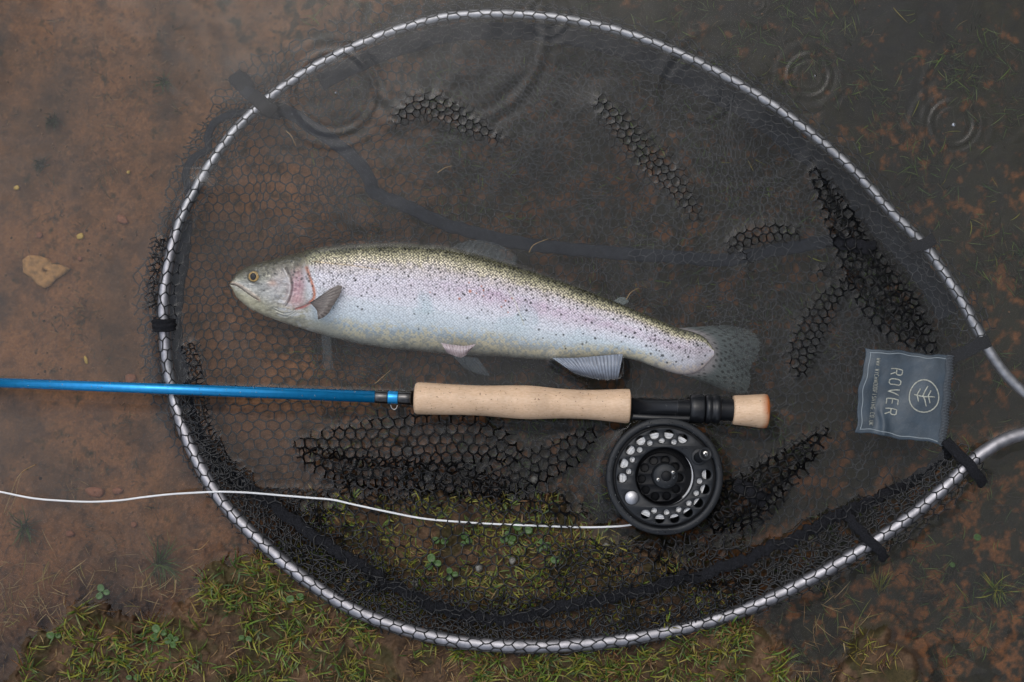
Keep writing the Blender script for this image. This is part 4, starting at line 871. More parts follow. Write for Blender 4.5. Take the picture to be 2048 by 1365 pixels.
# drops of rain on the rod
def drops(name, pts, parent, n=10):
    out = []
    for (x, y, z, r, nx, ny, nz) in pts:
        N_ = np.array([nx, ny, nz], float); N_ /= np.linalg.norm(N_); t1 = np.cross(N_, [0.3, 1, 0.1]); t1 /= np.linalg.norm(t1); t2 = np.cross(N_, t1)
        a = np.linspace(0, 2 * math.pi, n, endpoint=False); vv2 = []
        for ph in (0, .5, 1.0, 1.4): vv2.append(np.array([x, y, z]) + r * (math.cos(ph) * (np.cos(a)[:, None] * t1 + np.sin(a)[:, None] * t2) + .6 * math.sin(ph) * N_))
        out.append((np.vstack(vv2), [gridfaces(4, n, True), (3 * n + np.arange(n))[None], np.arange(n)[None, ::-1]]))
    return tag(link(name, npmesh(name, *merge(out)), M['drop'], parent), kind='stuff')
dl = []; rs = np.random.default_rng(11)
for _ in range(120):
    px = rs.uniform(10, 1375); 
    if 800 < px < 1262: continue
    r0 = interp(px, [(0, 10), (750, 12.3), (800, 13.4), (1262, 17.1), (1400, 17.1)]) * S; c = rp(px); a = rs.uniform(-1.2, 1.2); N_ = np.array([0, math.sin(a), math.cos(a)])
    dl.append((*(c + N_ * r0), rs.uniform(.6, 1.5) * S, *N_))
drops('water_drops', dl, rod)

# ------------------------------------------------------------------ reel
RZ = 0.022; RCX, RCY = 1329.5, 954.0
reel = empty('fly_reel', P(RCX, RCY, .0), 'black fly reel with round drilled holes hanging below the rod', 'fishing reel')
cR = np.array(P(RCX, RCY, RZ)); kR = S * (H - RZ) / H
def rpt(dx, dy, z): return np.array([cR[0] + dx * kR, cR[1] - dy * kR, z])
def disc(name, r_out, z_top, z_bot, holes, m, cxy=(0, 0), bev=.0004, inner=None, parent=reel):
    """Turned plate with real drilled holes: tessellated face, chamfered rims, walls."""
    from mathutils.geometry import tessellate_polygon
    bp_ = bev / kR; loops = []
    def circ(x, y, r, n, sgn_):
        a = np.linspace(0, 2 * math.pi, n, endpoint=False)[::1 if sgn_ > 0 else -1]
        c_ = np.cos(a); s_ = np.sin(a)
        return (np.stack([x + r * c_, y + r * s_], -1), np.stack([x + (r - sgn_ * bp_) * c_, y + (r - sgn_ * bp_) * s_], -1))
    loops.append(circ(0, 0, r_out, 128, 1))
    if inner: loops.append(circ(0, 0, inner, 96, -1))
    for (x, y, r) in holes: loops.append(circ(x, y, r, 32, -1))
    flat_ = np.vstack([l[1] for l in loops])
    tris = np.array(tessellate_polygon([[Vector((q[0], -q[1], 0)) for q in l[1]] for l in loops]))
    Vs = []; Fs = []; o = 0
    for full, ins_ in loops:
        n = len(full)
        for ring_, z in ((ins_, z_top), (full, z_top - bev), (full, z_bot)): Vs.append(np.array([rpt(cxy[0] + q[0], cxy[1] + q[1], z) for q in ring_]))
        k = np.arange(n); k2 = (k + 1) % n
        for a_ in range(2): Fs.append(np.stack([o + a_ * n + k, o + a_ * n + k2, o + (a_ + 1) * n + k2, o + (a_ + 1) * n + k], -1))
        o += 3 * n
    # faces index the inset rings
    idx = np.concatenate([np.arange(len(l[0])) + off for l, off in zip(loops, np.cumsum([0] + [3 * len(l[0]) for l in loops[:-1]]))])
    tr = idx[tris]; A0 = np.vstack(Vs); v0 = A0[tr]; nz_ = np.cross(v0[:, 1] - v0[:, 0], v0[:, 2] - v0[:, 0])[:, 2]
    tr[nz_ < 0] = tr[nz_ < 0][:, ::-1]; Fs.append(tr)
    return link(name, npmesh(name, A0, Fs), M[m], parent, smooth=False)
def zcone(name, x, y, prof, m, parent=reel, n=48):
    A = rpt(x, y, 0); pr = [(z, r * kR) for z, r in prof]; V, F = lathe(A, A + np.array([0, 0, 1.0]), pr, n); return link(name, npmesh(name, V, F), M[m], parent)
zz = lambda x, y: ((x - 643) / 3.79, (y - 811) / 3.79)
big = [zz(*p) + (9.4,) for p in ((565, 492), (675, 489), (780, 523), (462, 537), (382, 609), (332, 710), (320, 821), (498, 1096), (606, 1130), (718, 1127), (820, 1083), (899, 1010), (948, 906), (960, 794))]
small = [zz(*p) + (5.8,) for p in ((530, 556), (621, 537), (714, 549), (454, 607), (398, 682), (371, 771), (564, 1069), (658, 1082), (750, 1061), (828, 1012), (883, 936), (908, 845))]
cw = zz(393, 971)
disc('outer_rim', 117.5, RZ - .0005, RZ - .007, [], 'reel', bev=.0012, inner=103)
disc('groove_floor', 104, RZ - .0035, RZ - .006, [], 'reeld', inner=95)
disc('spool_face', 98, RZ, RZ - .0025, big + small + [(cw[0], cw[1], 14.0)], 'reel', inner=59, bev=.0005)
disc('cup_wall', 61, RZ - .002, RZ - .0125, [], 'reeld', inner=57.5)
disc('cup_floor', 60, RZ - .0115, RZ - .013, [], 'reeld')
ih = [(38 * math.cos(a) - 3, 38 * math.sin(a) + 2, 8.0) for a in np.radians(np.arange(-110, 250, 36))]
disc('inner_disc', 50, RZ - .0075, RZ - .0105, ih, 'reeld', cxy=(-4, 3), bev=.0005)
disc('cage_back', 112, RZ - .024, RZ - .027, [], 'reel', bev=.001)
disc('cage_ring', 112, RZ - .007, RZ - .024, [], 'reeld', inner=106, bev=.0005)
# line wound on the spool: many turns, seen through the holes
wl = []; 
for k in range(13):
    r = 60.9 + k * 2.05; a = np.linspace(0, 2 * math.pi, 97)
    wob = 0.6 * np.sin(3 * a + k * 1.7)
    C = np.array([rpt((r + w_) * math.cos(t_) - 3.5, (r + w_) * math.sin(t_) - 1, RZ - .0032 - .0004 * (k % 2)) for t_, w_ in zip(a, wob)]); wl.append(tube(C, 1.05 * S, 6, caps=False))
tag(link('wound_line', npmesh('wound_line', *merge(wl)), M['line'], reel), kind='stuff')
disc('line_bed', 87, RZ - .0042, RZ - .020, [], 'line', cxy=(-3.5, -1), inner=60.6)
zcone('counterweight', cw[0], cw[1], [(RZ - .004, 13.6), (RZ - .0004, 13.6), (RZ - .0001, 13.3), (RZ - .0001, 1)], 'polish')
hub = zcone('hub', 1.2, -1.2, [(RZ - .011, 27), (RZ - .003, 26), (RZ + .0005, 24.8), (RZ + .0015, 23.6), (RZ + .0016, 11)], 'reel')
zcone('hub_cap', 2.8, -1.8, [(RZ + .001, 10.4), (RZ + .0022, 10.2), (RZ + .0028, 9), (RZ + .0028, 1)], 'reeld')
def screw(x, y, z, r=4.2):
    zcone('screw', x, y, [(z - .001, r), (z + .0006, r), (z + .0010, r * .75), (z + .0011, .5)], 'steel', n=20)
    out = []
    for a in (.5, 2.07):
        d = np.array([math.cos(a), math.sin(a), 0]) * r * .62 * kR; c = rpt(x, y, z + .00115); out.append(ribbon(np.linspace(c - d, c + d, 4), r * .14 * kR, .0003, 2))
    link('screw_slot', npmesh('screw_slot', *merge(out)), M['reeld'], reel)
screw(*zz(705, 777), RZ + .0016); screw(*zz(592, 831), RZ + .0016)
kx_, ky_ = zz(925, 645)
zcone('handle_seat', zz(905, 660)[0], zz(905, 660)[1], [(RZ - .0005, 17), (RZ + .0008, 16.6), (RZ + .0012, 15)], 'reel')
A = rpt(zz(900, 665)[0], zz(900, 665)[1], RZ); B_ = rpt(zz(938, 628)[0], zz(938, 628)[1], RZ + .014)
Lk = np.linalg.norm(B_ - A)
V, F = lathe(A, B_, [(0, 11 * kR), (Lk * .3, 10 * kR), (Lk * .75, 12.5 * kR), (Lk * .93, 14.4 * kR), (Lk, 13.6 * kR), (Lk * 1.0, 9.2 * kR), (Lk * .92, 8.6 * kR)], 36)
link('winding_handle', npmesh('winding_handle', V, F), M['reel'], reel)
sxy = (B_ - cR) / kR; screw(sxy[0], -sxy[1], B_[2] - .0018, 6.2)
# foot that joins reel and rod
C = np.array([rp(1262) + [0, -20 * S, .000], rp(1300) + [0, -21 * S, .001], rp(1340) + [0, -21 * S, .001], rp(1384) + [0, -20 * S, .000]])
link('reel_foot', npmesh('reel_foot', *ribbon(spline(C * [1, 1, 1], .002), 7.5 * S, .010, 6)), M['black'], reel)
C = np.array([rp(1320) + [0, -24 * S, 0], rp(1321) + [0, -44 * S, -.003]])
link('foot_stem', npmesh('foot_stem', *ribbon(np.linspace(C[0], C[1], 8), 26 * S, .010, 6)), M['black'], reel)
dl = []
for _ in range(170):
    a = rs.uniform(0, 2 * math.pi); r = rs.choice([rs.uniform(104, 114), rs.uniform(62, 96), rs.uniform(5, 22)], p=[.6, .32, .08]); x, y = r * math.cos(a), r * math.sin(a)
    if any(math.hypot(x - h[0], y - h[1]) < h[2] + 2 for h in big + small) or math.hypot(x - cw[0], y - cw[1]) < 16: continue
    z = RZ - .0005 if r > 100 else (RZ if r > 50 else RZ + .0016); dl.append((*rpt(x, y, z), rs.uniform(.5, 1.5) * S, 0, 0, 1))
drops('water_drops', dl, reel)

# ------------------------------------------------------------------ fly line
FL = [(-40, 978, .003), (0, 984, .003), (60, 996, .003), (110, 1001, .003), (180, 1004, .003), (240, 1001, .003), (285, 995, .003), (340, 989, .008), (390, 986, .018), (420, 984.5, .0235), (450, 984, .0235), (500, 986, .020), (560, 991, .016), (620, 996, .014),
      (665, 1000, .013), (710, 1010, .013), (780, 1025, .013), (850, 1038, .012), (930, 1045, .012), (1000, 1049, .011), (1080, 1052, .010), (1160, 1055, .008), (1220, 1054, .007), (1262, 1050, .006), (1290, 1040, .006)]
fs = spline(FL, 5); V, F = tube(PA(fs[:, 0], fs[:, 1], fs[:, 2]), 2.0 * S, 10)
tag(link('fly_line', npmesh('fly_line', V, F), M['line']), 'thin white fly line running from the left edge across the hoop to the reel', 'fishing line')

# ------------------------------------------------------------------ water
wx = axis_pts(-60, 2108, 2.5, 230000); wy = axis_pts(-60, 1425, 2.5, 230000)
X, Y = np.meshgrid(wx, wy, indexing='ij'); WZ = np.zeros_like(X)
def meniscus(d, a, l): return a * np.exp(-np.maximum(d, 0) / l)
yrod = 763.8 + (X + 60) / 1595 * 59.2
rr3 = interp(X, [(-60, 9.6), (750, 12), (828, 13), (834, 29), (900, 28), (960, 27), (1058, 30), (1150, 26), (1250, 31), (1262, 18), (1378, 20), (1380, 26), (1440, 26), (1470, 27), (1534, 31)])
dr = np.where((X < 1536), np.abs(Y - yrod) - rr3, 99)
dr = np.where(X >= 1536, np.hypot(X - 1536, np.maximum(np.abs(Y - yrod) - 30, 0)), dr)
south = (Y > yrod); WZ += np.where(south, meniscus(dr, .0060, 12.0), meniscus(dr, .0004, 6.0))
dre = np.hypot(X - RCX, Y - RCY) - 112; WZ = np.maximum(WZ, meniscus(dre, .0062, 13.0))
# surface raised round the emerging hoop
em = RS[(np.abs(RS[:, 2]) < .007) | (RS[:, 0] > 1990)]
em = em[(em[:, 2] > -.0085)]
hp = np.array([(p[0], p[1]) for p in em])
def stamp(xy, amp, lam, rad):
    """raise the skin around points (pixels)"""
    for (x, y), a_, l_ in zip(xy, amp, lam):
        i0, i1 = np.searchsorted(wx, [x - rad, x + rad]); j0, j1 = np.searchsorted(wy, [y - rad, y + rad])
        if i1 <= i0 or j1 <= j0: continue
        d = np.hypot(wx[i0:i1, None] - x, wy[None, j0:j1] - y); s_ = WZ[i0:i1, j0:j1]; np.maximum(s_, a_ * np.exp(-d / l_), out=s_)
stamp(hp, np.full(len(hp), .004), np.full(len(hp), 12.0), 40)
wr = np.vstack(WIRES); kk = S * (H - wr[:, 2]) / H; wpx = np.stack([wr[:, 0] / kk + 1024, 682.5 - wr[:, 1] / kk], -1)
m = (wr[:, 2] > -.0012) & (wr[:, 2] < .011) & (wpx[:, 0] > -50) & (wpx[:, 0] < 2090) & (wpx[:, 1] > -40) & (wpx[:, 1] < 1400)
m &= gz(wpx[:, 0], wpx[:, 1]) < 0.002
ws = wpx[m]; wz = wr[m][:, 2]
stamp(ws, np.clip(wz + .0006, .0003, .0010), np.full(len(ws), 12.0), 36)
fsel = (np.abs(AZ) < .0010) & (AX > 600)
fp = np.stack([AX[fsel], AY[fsel]], -1)[::5]; stamp(fp, np.full(len(fp), .0005), np.full(len(fp), 6.0), 22)
ap = spline([(1112, 722), (1150, 747), (1185, 757), (1214, 760), (1240, 757), (1247, 735), (1246, 716)], 3); stamp(ap, np.full(len(ap), .0034), np.full(len(ap), 9.0), 32)
# rain rings
def ringwave(x, y, r0, lam, width, A):
    d = np.hypot(X - x, Y - y); return A * np.cos(2 * math.pi * (d - r0) / lam) * np.exp(-((d - r0) / width) ** 2)
WZ += 1.05 * ringwave(1905, 247, 44, 18, 14, .00030) + 1.05 * ringwave(1905, 247, 82, 26, 22, .00010)
WZ += 1.05 * ringwave(1618, 152, 42, 18, 14, .00022) + 1.05 * ringwave(1618, 152, 66, 22, 14, .00008)
WZ += 0.5 * ringwave(668, 185, 82, 24, 16, .00022) + 0.5 * ringwave(668, 185, 110, 24, 14, .0001) + 0.8 * ringwave(900, 60, 190, 40, 24, .00014)
WZ += 0.6 * ringwave(1095, 30, 40, 24, 22, .00014) + 1.05 * ringwave(1960, 190, 115, 26, 20, .00010) + 1.05 * ringwave(1515, 8, 14, 10, 8, .0001) + 1.05 * ringwave(1400, 180, 60, 28, 20, .00006)
WZ += 1.05 * ringwave(1480, 210, 170, 40, 30, .00008)
WZ[np.abs(X - 1024) > 1200] = 0; WZ[np.abs(Y - 682) > 850] = 0
V = np.stack([(X - 1024) * S, (682.5 - Y) * S, WZ], -1)
nu, nv = X.shape; n0 = nu * nv
rim_ = np.r_[np.arange(nu) * nv, (nu - 1) * nv + np.arange(1, nv), np.arange(nu - 2, -1, -1) * nv + nv - 1, np.arange(nv - 2, 0, -1)]
Vr = V.reshape(-1, 3)[rim_].copy(); Vr[:, 2] = -1.2
Fr = np.stack([rim_, np.roll(rim_, -1), n0 + (np.arange(len(rim_)) + 1) % len(rim_), n0 + np.arange(len(rim_))], -1)
wm = npmesh('water', np.vstack([V.reshape(-1, 3), Vr]), [gridfaces(nu, nv, flip=True), Fr, (n0 + np.arange(len(rim_)))[None]])
tag(link('water', wm, water_mat()), kind='structure')
# ------------------------------------------------------------------ plants and small things
def blades(name, specs, m, seg=5, kind='stuff', parent=None, wscale=1.0):
    """specs rows: x, y, length, heading, width, lift(z), curl, colour index -> one mesh of bent, creased blades"""
    sp_ = np.asarray(specs, float); n = len(sp_); t_ = np.linspace(0, 1, seg)[None]
    x, y, Ln, hd, wd, lift, curl = [sp_[:, k][:, None] for k in range(7)]
    ang = hd + curl * t_; st_ = Ln / (seg - 1)
    dx = np.cumsum(np.cos(ang) * st_, 1) - np.cos(ang) * st_; dy = np.cumsum(np.sin(ang) * st_, 1) - np.sin(ang) * st_
    px = x + dx; py = y + dy; g0 = gz(sp_[:, 0], sp_[:, 1])[:, None]
    z = g0 + .0006 + lift * np.sin(np.minimum(t_ * 2.2, 1.9)) + 0 * px
    wv = wd * wscale * (1 - t_ ** 2.2) * (.55 + .45 * np.minimum(1, t_ * 5)) + .25
    nxp = -np.sin(ang) * wv / 2; nyp = np.cos(ang) * wv / 2
    Lp_ = PA(px + nxp, py + nyp, z + .0002); Rp = PA(px - nxp, py - nyp, z + .0002); Mp = PA(px, py, z - .0002 * np.ones_like(z) + wv * S * .25)
    V = np.stack([Lp_, Mp, Rp], 2).reshape(-1, 3)
    base = (np.arange(n) * seg * 3)[:, None, None]; i = np.arange(seg - 1)[None, :, None]; j = np.arange(2)[None, None]
    F = np.stack([base + i * 3 + j, base + (i + 1) * 3 + j, base + (i + 1) * 3 + j + 1, base + i * 3 + j + 1], -1).reshape(-1, 4)
    pal = np.array([lin(c) for c in PAL]); c = pal[sp_[:, 7].astype(int)]; c = c * np.random.default_rng(3).uniform(.65, 1.25, (n, 1))
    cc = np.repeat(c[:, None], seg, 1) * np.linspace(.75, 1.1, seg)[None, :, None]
    straw = lin([176, 140, 84]); tipm = (sp_[:, 8] if sp_.shape[1] > 8 else np.zeros(n))[:, None, None] * (np.linspace(0, 1, seg)[None, :, None] ** 2)
    cc = cc * (1 - tipm) + straw * tipm; cc = np.repeat(cc[:, :, None], 3, 2).reshape(-1, 3)
    return tag(link(name, npmesh(name, V, F, colors=np.clip(cc, 0, 1)), m, parent), kind=kind)
PAL = [(98, 122, 36), (136, 136, 44), (64, 90, 34), (134, 122, 50), (138, 108, 64), (112, 74, 42), (44, 52, 26), (96, 110, 58), (58, 46, 32), (172, 148, 104)]
M['leaf'] = mat('grass_blade', rough=.42, spec=.4, attr='paint', noise=(600, .75, 1.2))
M['leaf'].node_tree.nodes['Principled BSDF'].inputs['Subsurface Weight'].default_value = 0.0
rg = np.random.default_rng(99)
def scatter(n, cond, x0, x1, y0, y1):
    out = []; 
    while len(out) < n:
        x = rg.uniform(x0, x1, 4000); y = rg.uniform(y0, y1, 4000); k = cond(x, y); out += list(zip(x[k], y[k]))
    return out[:n]
def onland(x, y): return sdpoly(x, y, LAND) > -4
def tufts(n, cond, box, blades_n, ln, wd, lift, pal, probs, spread=8, straw=.3):
    S_ = []
    for (x, y) in scatter(n, cond, *box):
        b = rg.integers(*blades_n); h0 = rg.uniform(0, 6.283); fan = rg.uniform(.8, 3.0)
        for _ in range(b):
            S_.append((x + rg.normal(0, spread), y + rg.normal(0, spread), rg.uniform(*ln), h0 + rg.uniform(-fan, fan), rg.uniform(*wd), rg.uniform(*lift), rg.uniform(-.9, .9), rg.choice(pal, p=probs), rg.uniform(0, 1) if rg.random() < straw else 0))
    return S_
den = lambda x, y: onland(x, y) & (fbm(x, y, 90, 3, 200) + .35 * rg.random(np.shape(x)) > -.02)
g1 = tufts(340, lambda x, y: den(x, y) & (y > 1090) & ~(inpoly(x, y, ringpoly) & (dpoly(x, y, ringpoly) > 4)), (0, 1620, 1090, 1400), (4, 12), (10, 42), (1.5, 3.8), (.001, .009), [0, 1, 2, 3, 4, 5, 7], [.30, .20, .22, .09, .07, .06, .06])
g2 = tufts(330, lambda x, y: den(x, y) & (y < 1230) & (x > 540) & inpoly(x, y, ringpoly) & (rg.random(np.shape(x)) > .7 * sstep(1150, 1300, x)), (540, 1460, 990, 1240), (4, 10), (10, 34), (1.5, 3.4), (.0005, .0028), [0, 1, 2, 3, 4, 5, 7], [.28, .30, .14, .12, .07, .05, .04])
g3 = tufts(200, lambda x, y: onland(x, y), (0, 1620, 1080, 1400), (6, 14), (10, 30), (1.0, 2.0), (.0005, .003), [4, 5, 8, 9], [.35, .25, .3, .1])
g4 = tufts(16, lambda x, y: (sdpoly(x, y, CLUMP) > -14), (1640, 1860, 1240, 1400), (6, 14), (10, 36), (1.0, 2.6), (.0005, .005), [1, 3, 4, 5, 8, 9], [.16, .2, .2, .16, .2, .08])
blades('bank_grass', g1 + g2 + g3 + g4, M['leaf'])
# drowned weed on the bed
under = lambda x, y: (gz(x, y) < -.008)
wd1 = tufts(900, lambda x, y: under(x, y) & (fbm(x, y, 110, 3, 210) + .25 * rg.random(np.shape(x)) > .05) & (x > 620), (620, 2100, -40, 1400), (6, 14), (10, 40), (.7, 1.6), (.001, .008), [6, 2, 8, 7, 0], [.42, .14, .32, .08, .04], spread=14, straw=.05)
wd2 = tufts(120, lambda x, y: under(x, y) & (fbm(x, y, 110, 3, 211) > .15), (0, 640, -40, 1200), (5, 10), (8, 26), (.6, 1.2), (.001, .004), [8, 6, 4], [.6, .3, .1], spread=12, straw=.05)
wd3 = tufts(90, under, (1300, 2080, 0, 1380), (1, 3), (14, 46), (1.0, 1.9), (.004, .016), [0, 1, 2, 3], [.4, .25, .25, .1], spread=6, straw=.1)
blades('pond_weed', wd1 + wd2 + wd3, M['leaf'])
# drowned straw near the bank
sb = tufts(60, lambda x, y: under(x, y) & (sdpoly(x, y, LAND) > -150), (0, 420, 1120, 1380), (2, 6), (20, 60), (.8, 1.6), (.004, .012), [4, 9, 5, 3], [.35, .3, .25, .1], spread=12)
sb += tufts(20, lambda x, y: under(x, y) & (sdpoly(x, y, LAND) > -170), (1600, 2060, 1000, 1380), (2, 6), (20, 60), (.8, 1.6), (.004, .012), [4, 9, 5, 3, 0], [.3, .2, .2, .1, .2], spread=12)
blades('drowned_straw', sb, M['leaf'])

# separate submerged tufts one could point at
def tuft_thing(x, y, n, ln, pal, label, name='grass_tuft', wd=(1.0, 2.0), lift=(.006, .02), heading=None, fan=3.14, group='grass tufts growing up through the shallow water'):
    z = float(gz(np.array([x]), np.array([y]))[0]); root = empty(name, P(x, y, z), label, 'grass tuft', group)
    sp_ = [(x + rg.normal(0, 5), y + rg.normal(0, 5), rg.uniform(*ln), (heading if heading is not None else 0) + rg.uniform(-fan, fan), rg.uniform(*wd), rg.uniform(*lift), rg.uniform(-.8, .8), rg.choice(pal), 0) for _ in range(n)]
    o = blades('blades', sp_, M['leaf'], parent=root); o['kind'] = 'stuff'
    return root
tuft_thing(318, 1128, 60, (22, 70), [6, 2, 7, 8], 'largest drowned grass tuft left of the hoop, above the bank', heading=.2, fan=2.6)
tuft_thing(50, 1055, 40, (16, 48), [6, 6, 2], 'dark green sunken tuft at the far left below the fly line')
tuft_thing(105, 240, 50, (8, 26), [6, 6, 8], 'small dark algae tuft below the top left corner of the pool', lift=(.003, .012))
tuft_thing(80, 330, 40, (8, 24), [6, 6, 8], 'small dark algae tuft above the pale yellow leaf fragments', lift=(.003, .012))
tuft_thing(330, 165, 40, (10, 28), [6, 2, 6], 'dim green tuft left of the black band end outside the net', lift=(.003, .012))
tuft_thing(1995, 1180, 46, (18, 52), [2, 0, 6, 1], 'green tuft under water near the lower right corner')
tuft_thing(1760, 1180, 22, (18, 56), [1, 7, 3], 'thin yellow green tuft above the drowned mud clump', heading=-1.4, fan=1.0)
tuft_thing(1230, 985, 24, (14, 40), [0, 1, 7], 'green tuft between the raised net fold and the reel')

# broad round leaves (clover-like) pushed through the lawn
M['clover'] = mat('clover_leaf', tuple(lin([66, 98, 34])), .4, spec=.45, noise=(500, .6, 1.3), bump=(900, .4, .0006))
M['leafgrey'] = mat('pale_underside_leaf', tuple(lin([140, 138, 128])), .5, noise=(700, .6, 1.2), bump=(900, .4, .0006))
M['stem'] = mat('leaf_stem', tuple(lin([96, 110, 50])), .5)
def leaf_mesh(x, y, r, rot, z, elong=1.25, cup=.15, tilt=0):
    n = 14; rows = [0, .35, .7, 1.0]; pts = []
    for q in rows:
        for k in range(n):
            a = 2 * math.pi * k / n; rad = r * q * (1 - .10 * math.cos(a) ** 8 * 1.0); lx = rad * elong * math.cos(a); ly = rad * math.sin(a)
            pts.append((x + lx * math.cos(rot) - ly * math.sin(rot), y + lx * math.sin(rot) + ly * math.cos(rot), z + (cup * q * q * r + tilt * lx - .05 * r * math.exp(-(ly / (r * .12 + 1e-6)) ** 2)) * S))
    p = np.array(pts); n2 = len(rows) * n; A = PA(p[:, 0], p[:, 1], p[:, 2]); B = A.copy(); B[:, 2] -= .0002
    Fs = [gridfaces(len(rows), n, True), gridfaces(len(rows), n, True, flip=True) + n2]
    o = (len(rows) - 1) * n + np.arange(n); Fs.append(np.stack([o, np.roll(o, -1), np.roll(o, -1) + n2, o + n2], -1)[:, ::-1]); return np.vstack([A, B]), Fs
def clover(x, y, leaves, label, m='clover', name='clover_plant', size=(5, 8.5), cat='small plant', group='small round-leaved plants in the wet bank', lift=.006):
    z = float(gz(np.array([x]), np.array([y]))[0]); root = empty(name, P(x, y, z), label, cat, group)
    for k in range(leaves):
        a = 6.283 * k / leaves + rg.uniform(-.5, .5); r = rg.uniform(*size); d = r * 1.35 if leaves > 1 else 0
        lx, ly = x + d * math.cos(a), y + d * math.sin(a); zt = z + lift * rg.uniform(.6, 1.2)
        link('leaf', npmesh('leaf', *leaf_mesh(lx, ly, r, a, zt, tilt=rg.uniform(-.25, .25))), M[m], root)
        if leaves > 1: link('stem', npmesh('stem', *tube(np.array([P(x, y, z), P((x + lx) / 2, (y + ly) / 2, z + lift * .7), P(lx, ly, zt - .0003)]), .8 * S, 5)), M['stem'], root)
for x, y, n, lb in ((865, 1128, 3, 'round-leaved plant under the net left of the two pale stones'), (902, 1150, 3, 'round-leaved plant under the net just above the black band centre'), (1018, 1075, 4, 'round-leaved plant beneath the fly line in mid net'),
                    (1045, 1060, 3, 'round-leaved plant touching the fly line left of the reel'), (1085, 1092, 3, 'round-leaved plant under the net below and left of the reel'), (930, 1082, 3, 'round-leaved plant under the net left of centre, below the line'),
                    (880, 1085, 2, 'two-leaved plant under the net below the raised fold'), (1110, 1120, 1, 'single upright green leaf under the net left of the reel'), (318, 1268, 3, 'round-leaved plant on the bank near the water edge at left'),
                    (345, 1282, 4, 'largest round-leaved plant on the muddy bank at left'), (205, 1186, 3, 'drowned round-leaved plant standing out from the left bank'), (110, 1275, 2, 'small plant at the leftmost tip of the bank'),
                    (590, 1195, 2, 'small plant on the bank just outside the hoop at lower left'), (265, 1355, 2, 'small plant at the bottom edge of the photo at left'), (490, 1275, 2, 'small plant in the grass below the lower left hoop'),
                    (1955, 1075, 1, 'single green leaf under water right of the lower hoop strap'), (1905, 1130, 1, 'single green leaf under water below the lower right hoop')):
    clover(x, y, n, lb)
clover(350, 1352, 1, 'small yellow fallen leaf at the bottom edge of the bank', m='clover', name='fallen_leaf', cat='leaf', lift=.003, group=None)
# stones
def stone(pts, z0, h, m, label, name='stone', cat='stone', group=None, seed=1):
    c = np.mean(np.array(pts), 0); sp_ = spline(list(pts) + [pts[0]], 4)[:-1] if len(pts) < 10 else np.vstack([np.linspace(a, b, 4, endpoint=False) for a, b in zip(np.array(pts, float), np.roll(np.array(pts, float), -1, 0))]); n = len(sp_); rows = [1.0, 1.0, .9, .72, .5, .25, .04]; zs = [-.5, .25, .72, .9, 1.0, 1.02, 1.03]; out = []
    for q, zq in zip(rows, zs):
        p = c + (sp_ - c) * q; zz_ = z0 + h * zq + fbm(p[:, 0], p[:, 1], 18, 3, seed) * h * .35 * (zq > 0); out.append(PA(p[:, 0], p[:, 1], zz_))
    root = link(name, npmesh(name, np.vstack(out), [gridfaces(len(rows), n, True), np.arange(n)[None, ::-1], ((len(rows) - 1) * n + np.arange(n))[None]]), m)
    return tag(root, label, cat, group)
M['sand'] = mat('yellow_sandstone', tuple(lin([166, 122, 72])), .8, noise=(220, .5, 1.2, 6), bump=(600, .6, .001))
M['pebble'] = mat('grey_pebble', tuple(lin([128, 126, 120])), .55, noise=(600, .6, 1.25), bump=(900, .5, .0006))
M['redp'] = mat('reddish_pebble', tuple(lin([132, 80, 52])), .8, noise=(400, .7, 1.15)); M['yell'] = mat('yellow_leaf_scrap', tuple(lin([190, 156, 70])), .6, noise=(400, .7, 1.15))
z_ = lambda x, y: float(gz(np.array([float(x)]), np.array([float(y)]))[0])
stone([(45, 520), (58, 510), (80, 512), (96, 518), (106, 527), (124, 530), (143, 539), (128, 550), (112, 560), (102, 572), (90, 577), (76, 572), (62, 556), (46, 545)], z_(90, 540) + .0005, .0035, M['sand'], 'flat yellow sandstone lying under water at the left, shaped like an arrowhead', seed=4)
def peb(x, y, rx, ry, rot, m, label, h=.0022, name='pebble', cat='pebble', group='pebbles and scraps on the lake bed', dz=0):
    pts = [(x + rx * math.cos(a) * math.cos(rot) - ry * math.sin(a) * math.sin(rot) + rg.normal(0, rx * .08), y + rx * math.cos(a) * math.sin(rot) + ry * math.sin(a) * math.cos(rot) + rg.normal(0, ry * .08)) for a in np.linspace(0, 6.283, 9)[:-1]]
    stone(pts, z_(x, y) + dz, h, m, label, name, cat, group, seed=int(x) % 97)
peb(958, 1136, 10, 11, .2, M['pebble'], 'left of two grey stones seen through the net above the black band', .007, group='grey stones under the net')
peb(1025, 1122, 8, 9, 0, M['pebble'], 'right of two grey stones seen through the net above the black band', .006, group='grey stones under the net')
peb(1212, 1095, 8, 9, 0, M['pebble'], 'grey stone under the net nearest the reel', .006, group='grey stones under the net')
peb(830, 1168, 9, 8, .4, M['pebble'], 'grey stone under the net left of centre, just above the black band', .005, group='grey stones under the net')
peb(1068, 960, 8, 7, .1, M['pebble'], 'grey stone inside the raised net fold', .005, group='grey stones under the net', dz=.001)
peb(33, 376, 6, 5, 0, M['yell'], 'small bright orange scrap near the left edge', .003)
peb(257, 345, 4, 4, 0, M['yell'], 'tiny yellow scrap in open water left of the upper hoop', .003)
peb(160, 473, 8, 6, -.5, M['yell'], 'yellow scrap right of and above the flat sandstone', .003)
peb(79, 471, 7, 6, 0, M['redp'], 'reddish pebble directly above the flat sandstone', .004)
peb(245, 440, 13, 8, .5, M['redp'], 'largest reddish pebble left of the hoop', .004)
peb(172, 720, 4, 9, -.3, M['yell'], 'narrow pale scrap just above the rod at left', .003)
peb(262, 757, 12, 9, 0, M['redp'], 'brown pebble half hidden by the rod beside the hoop', .004)
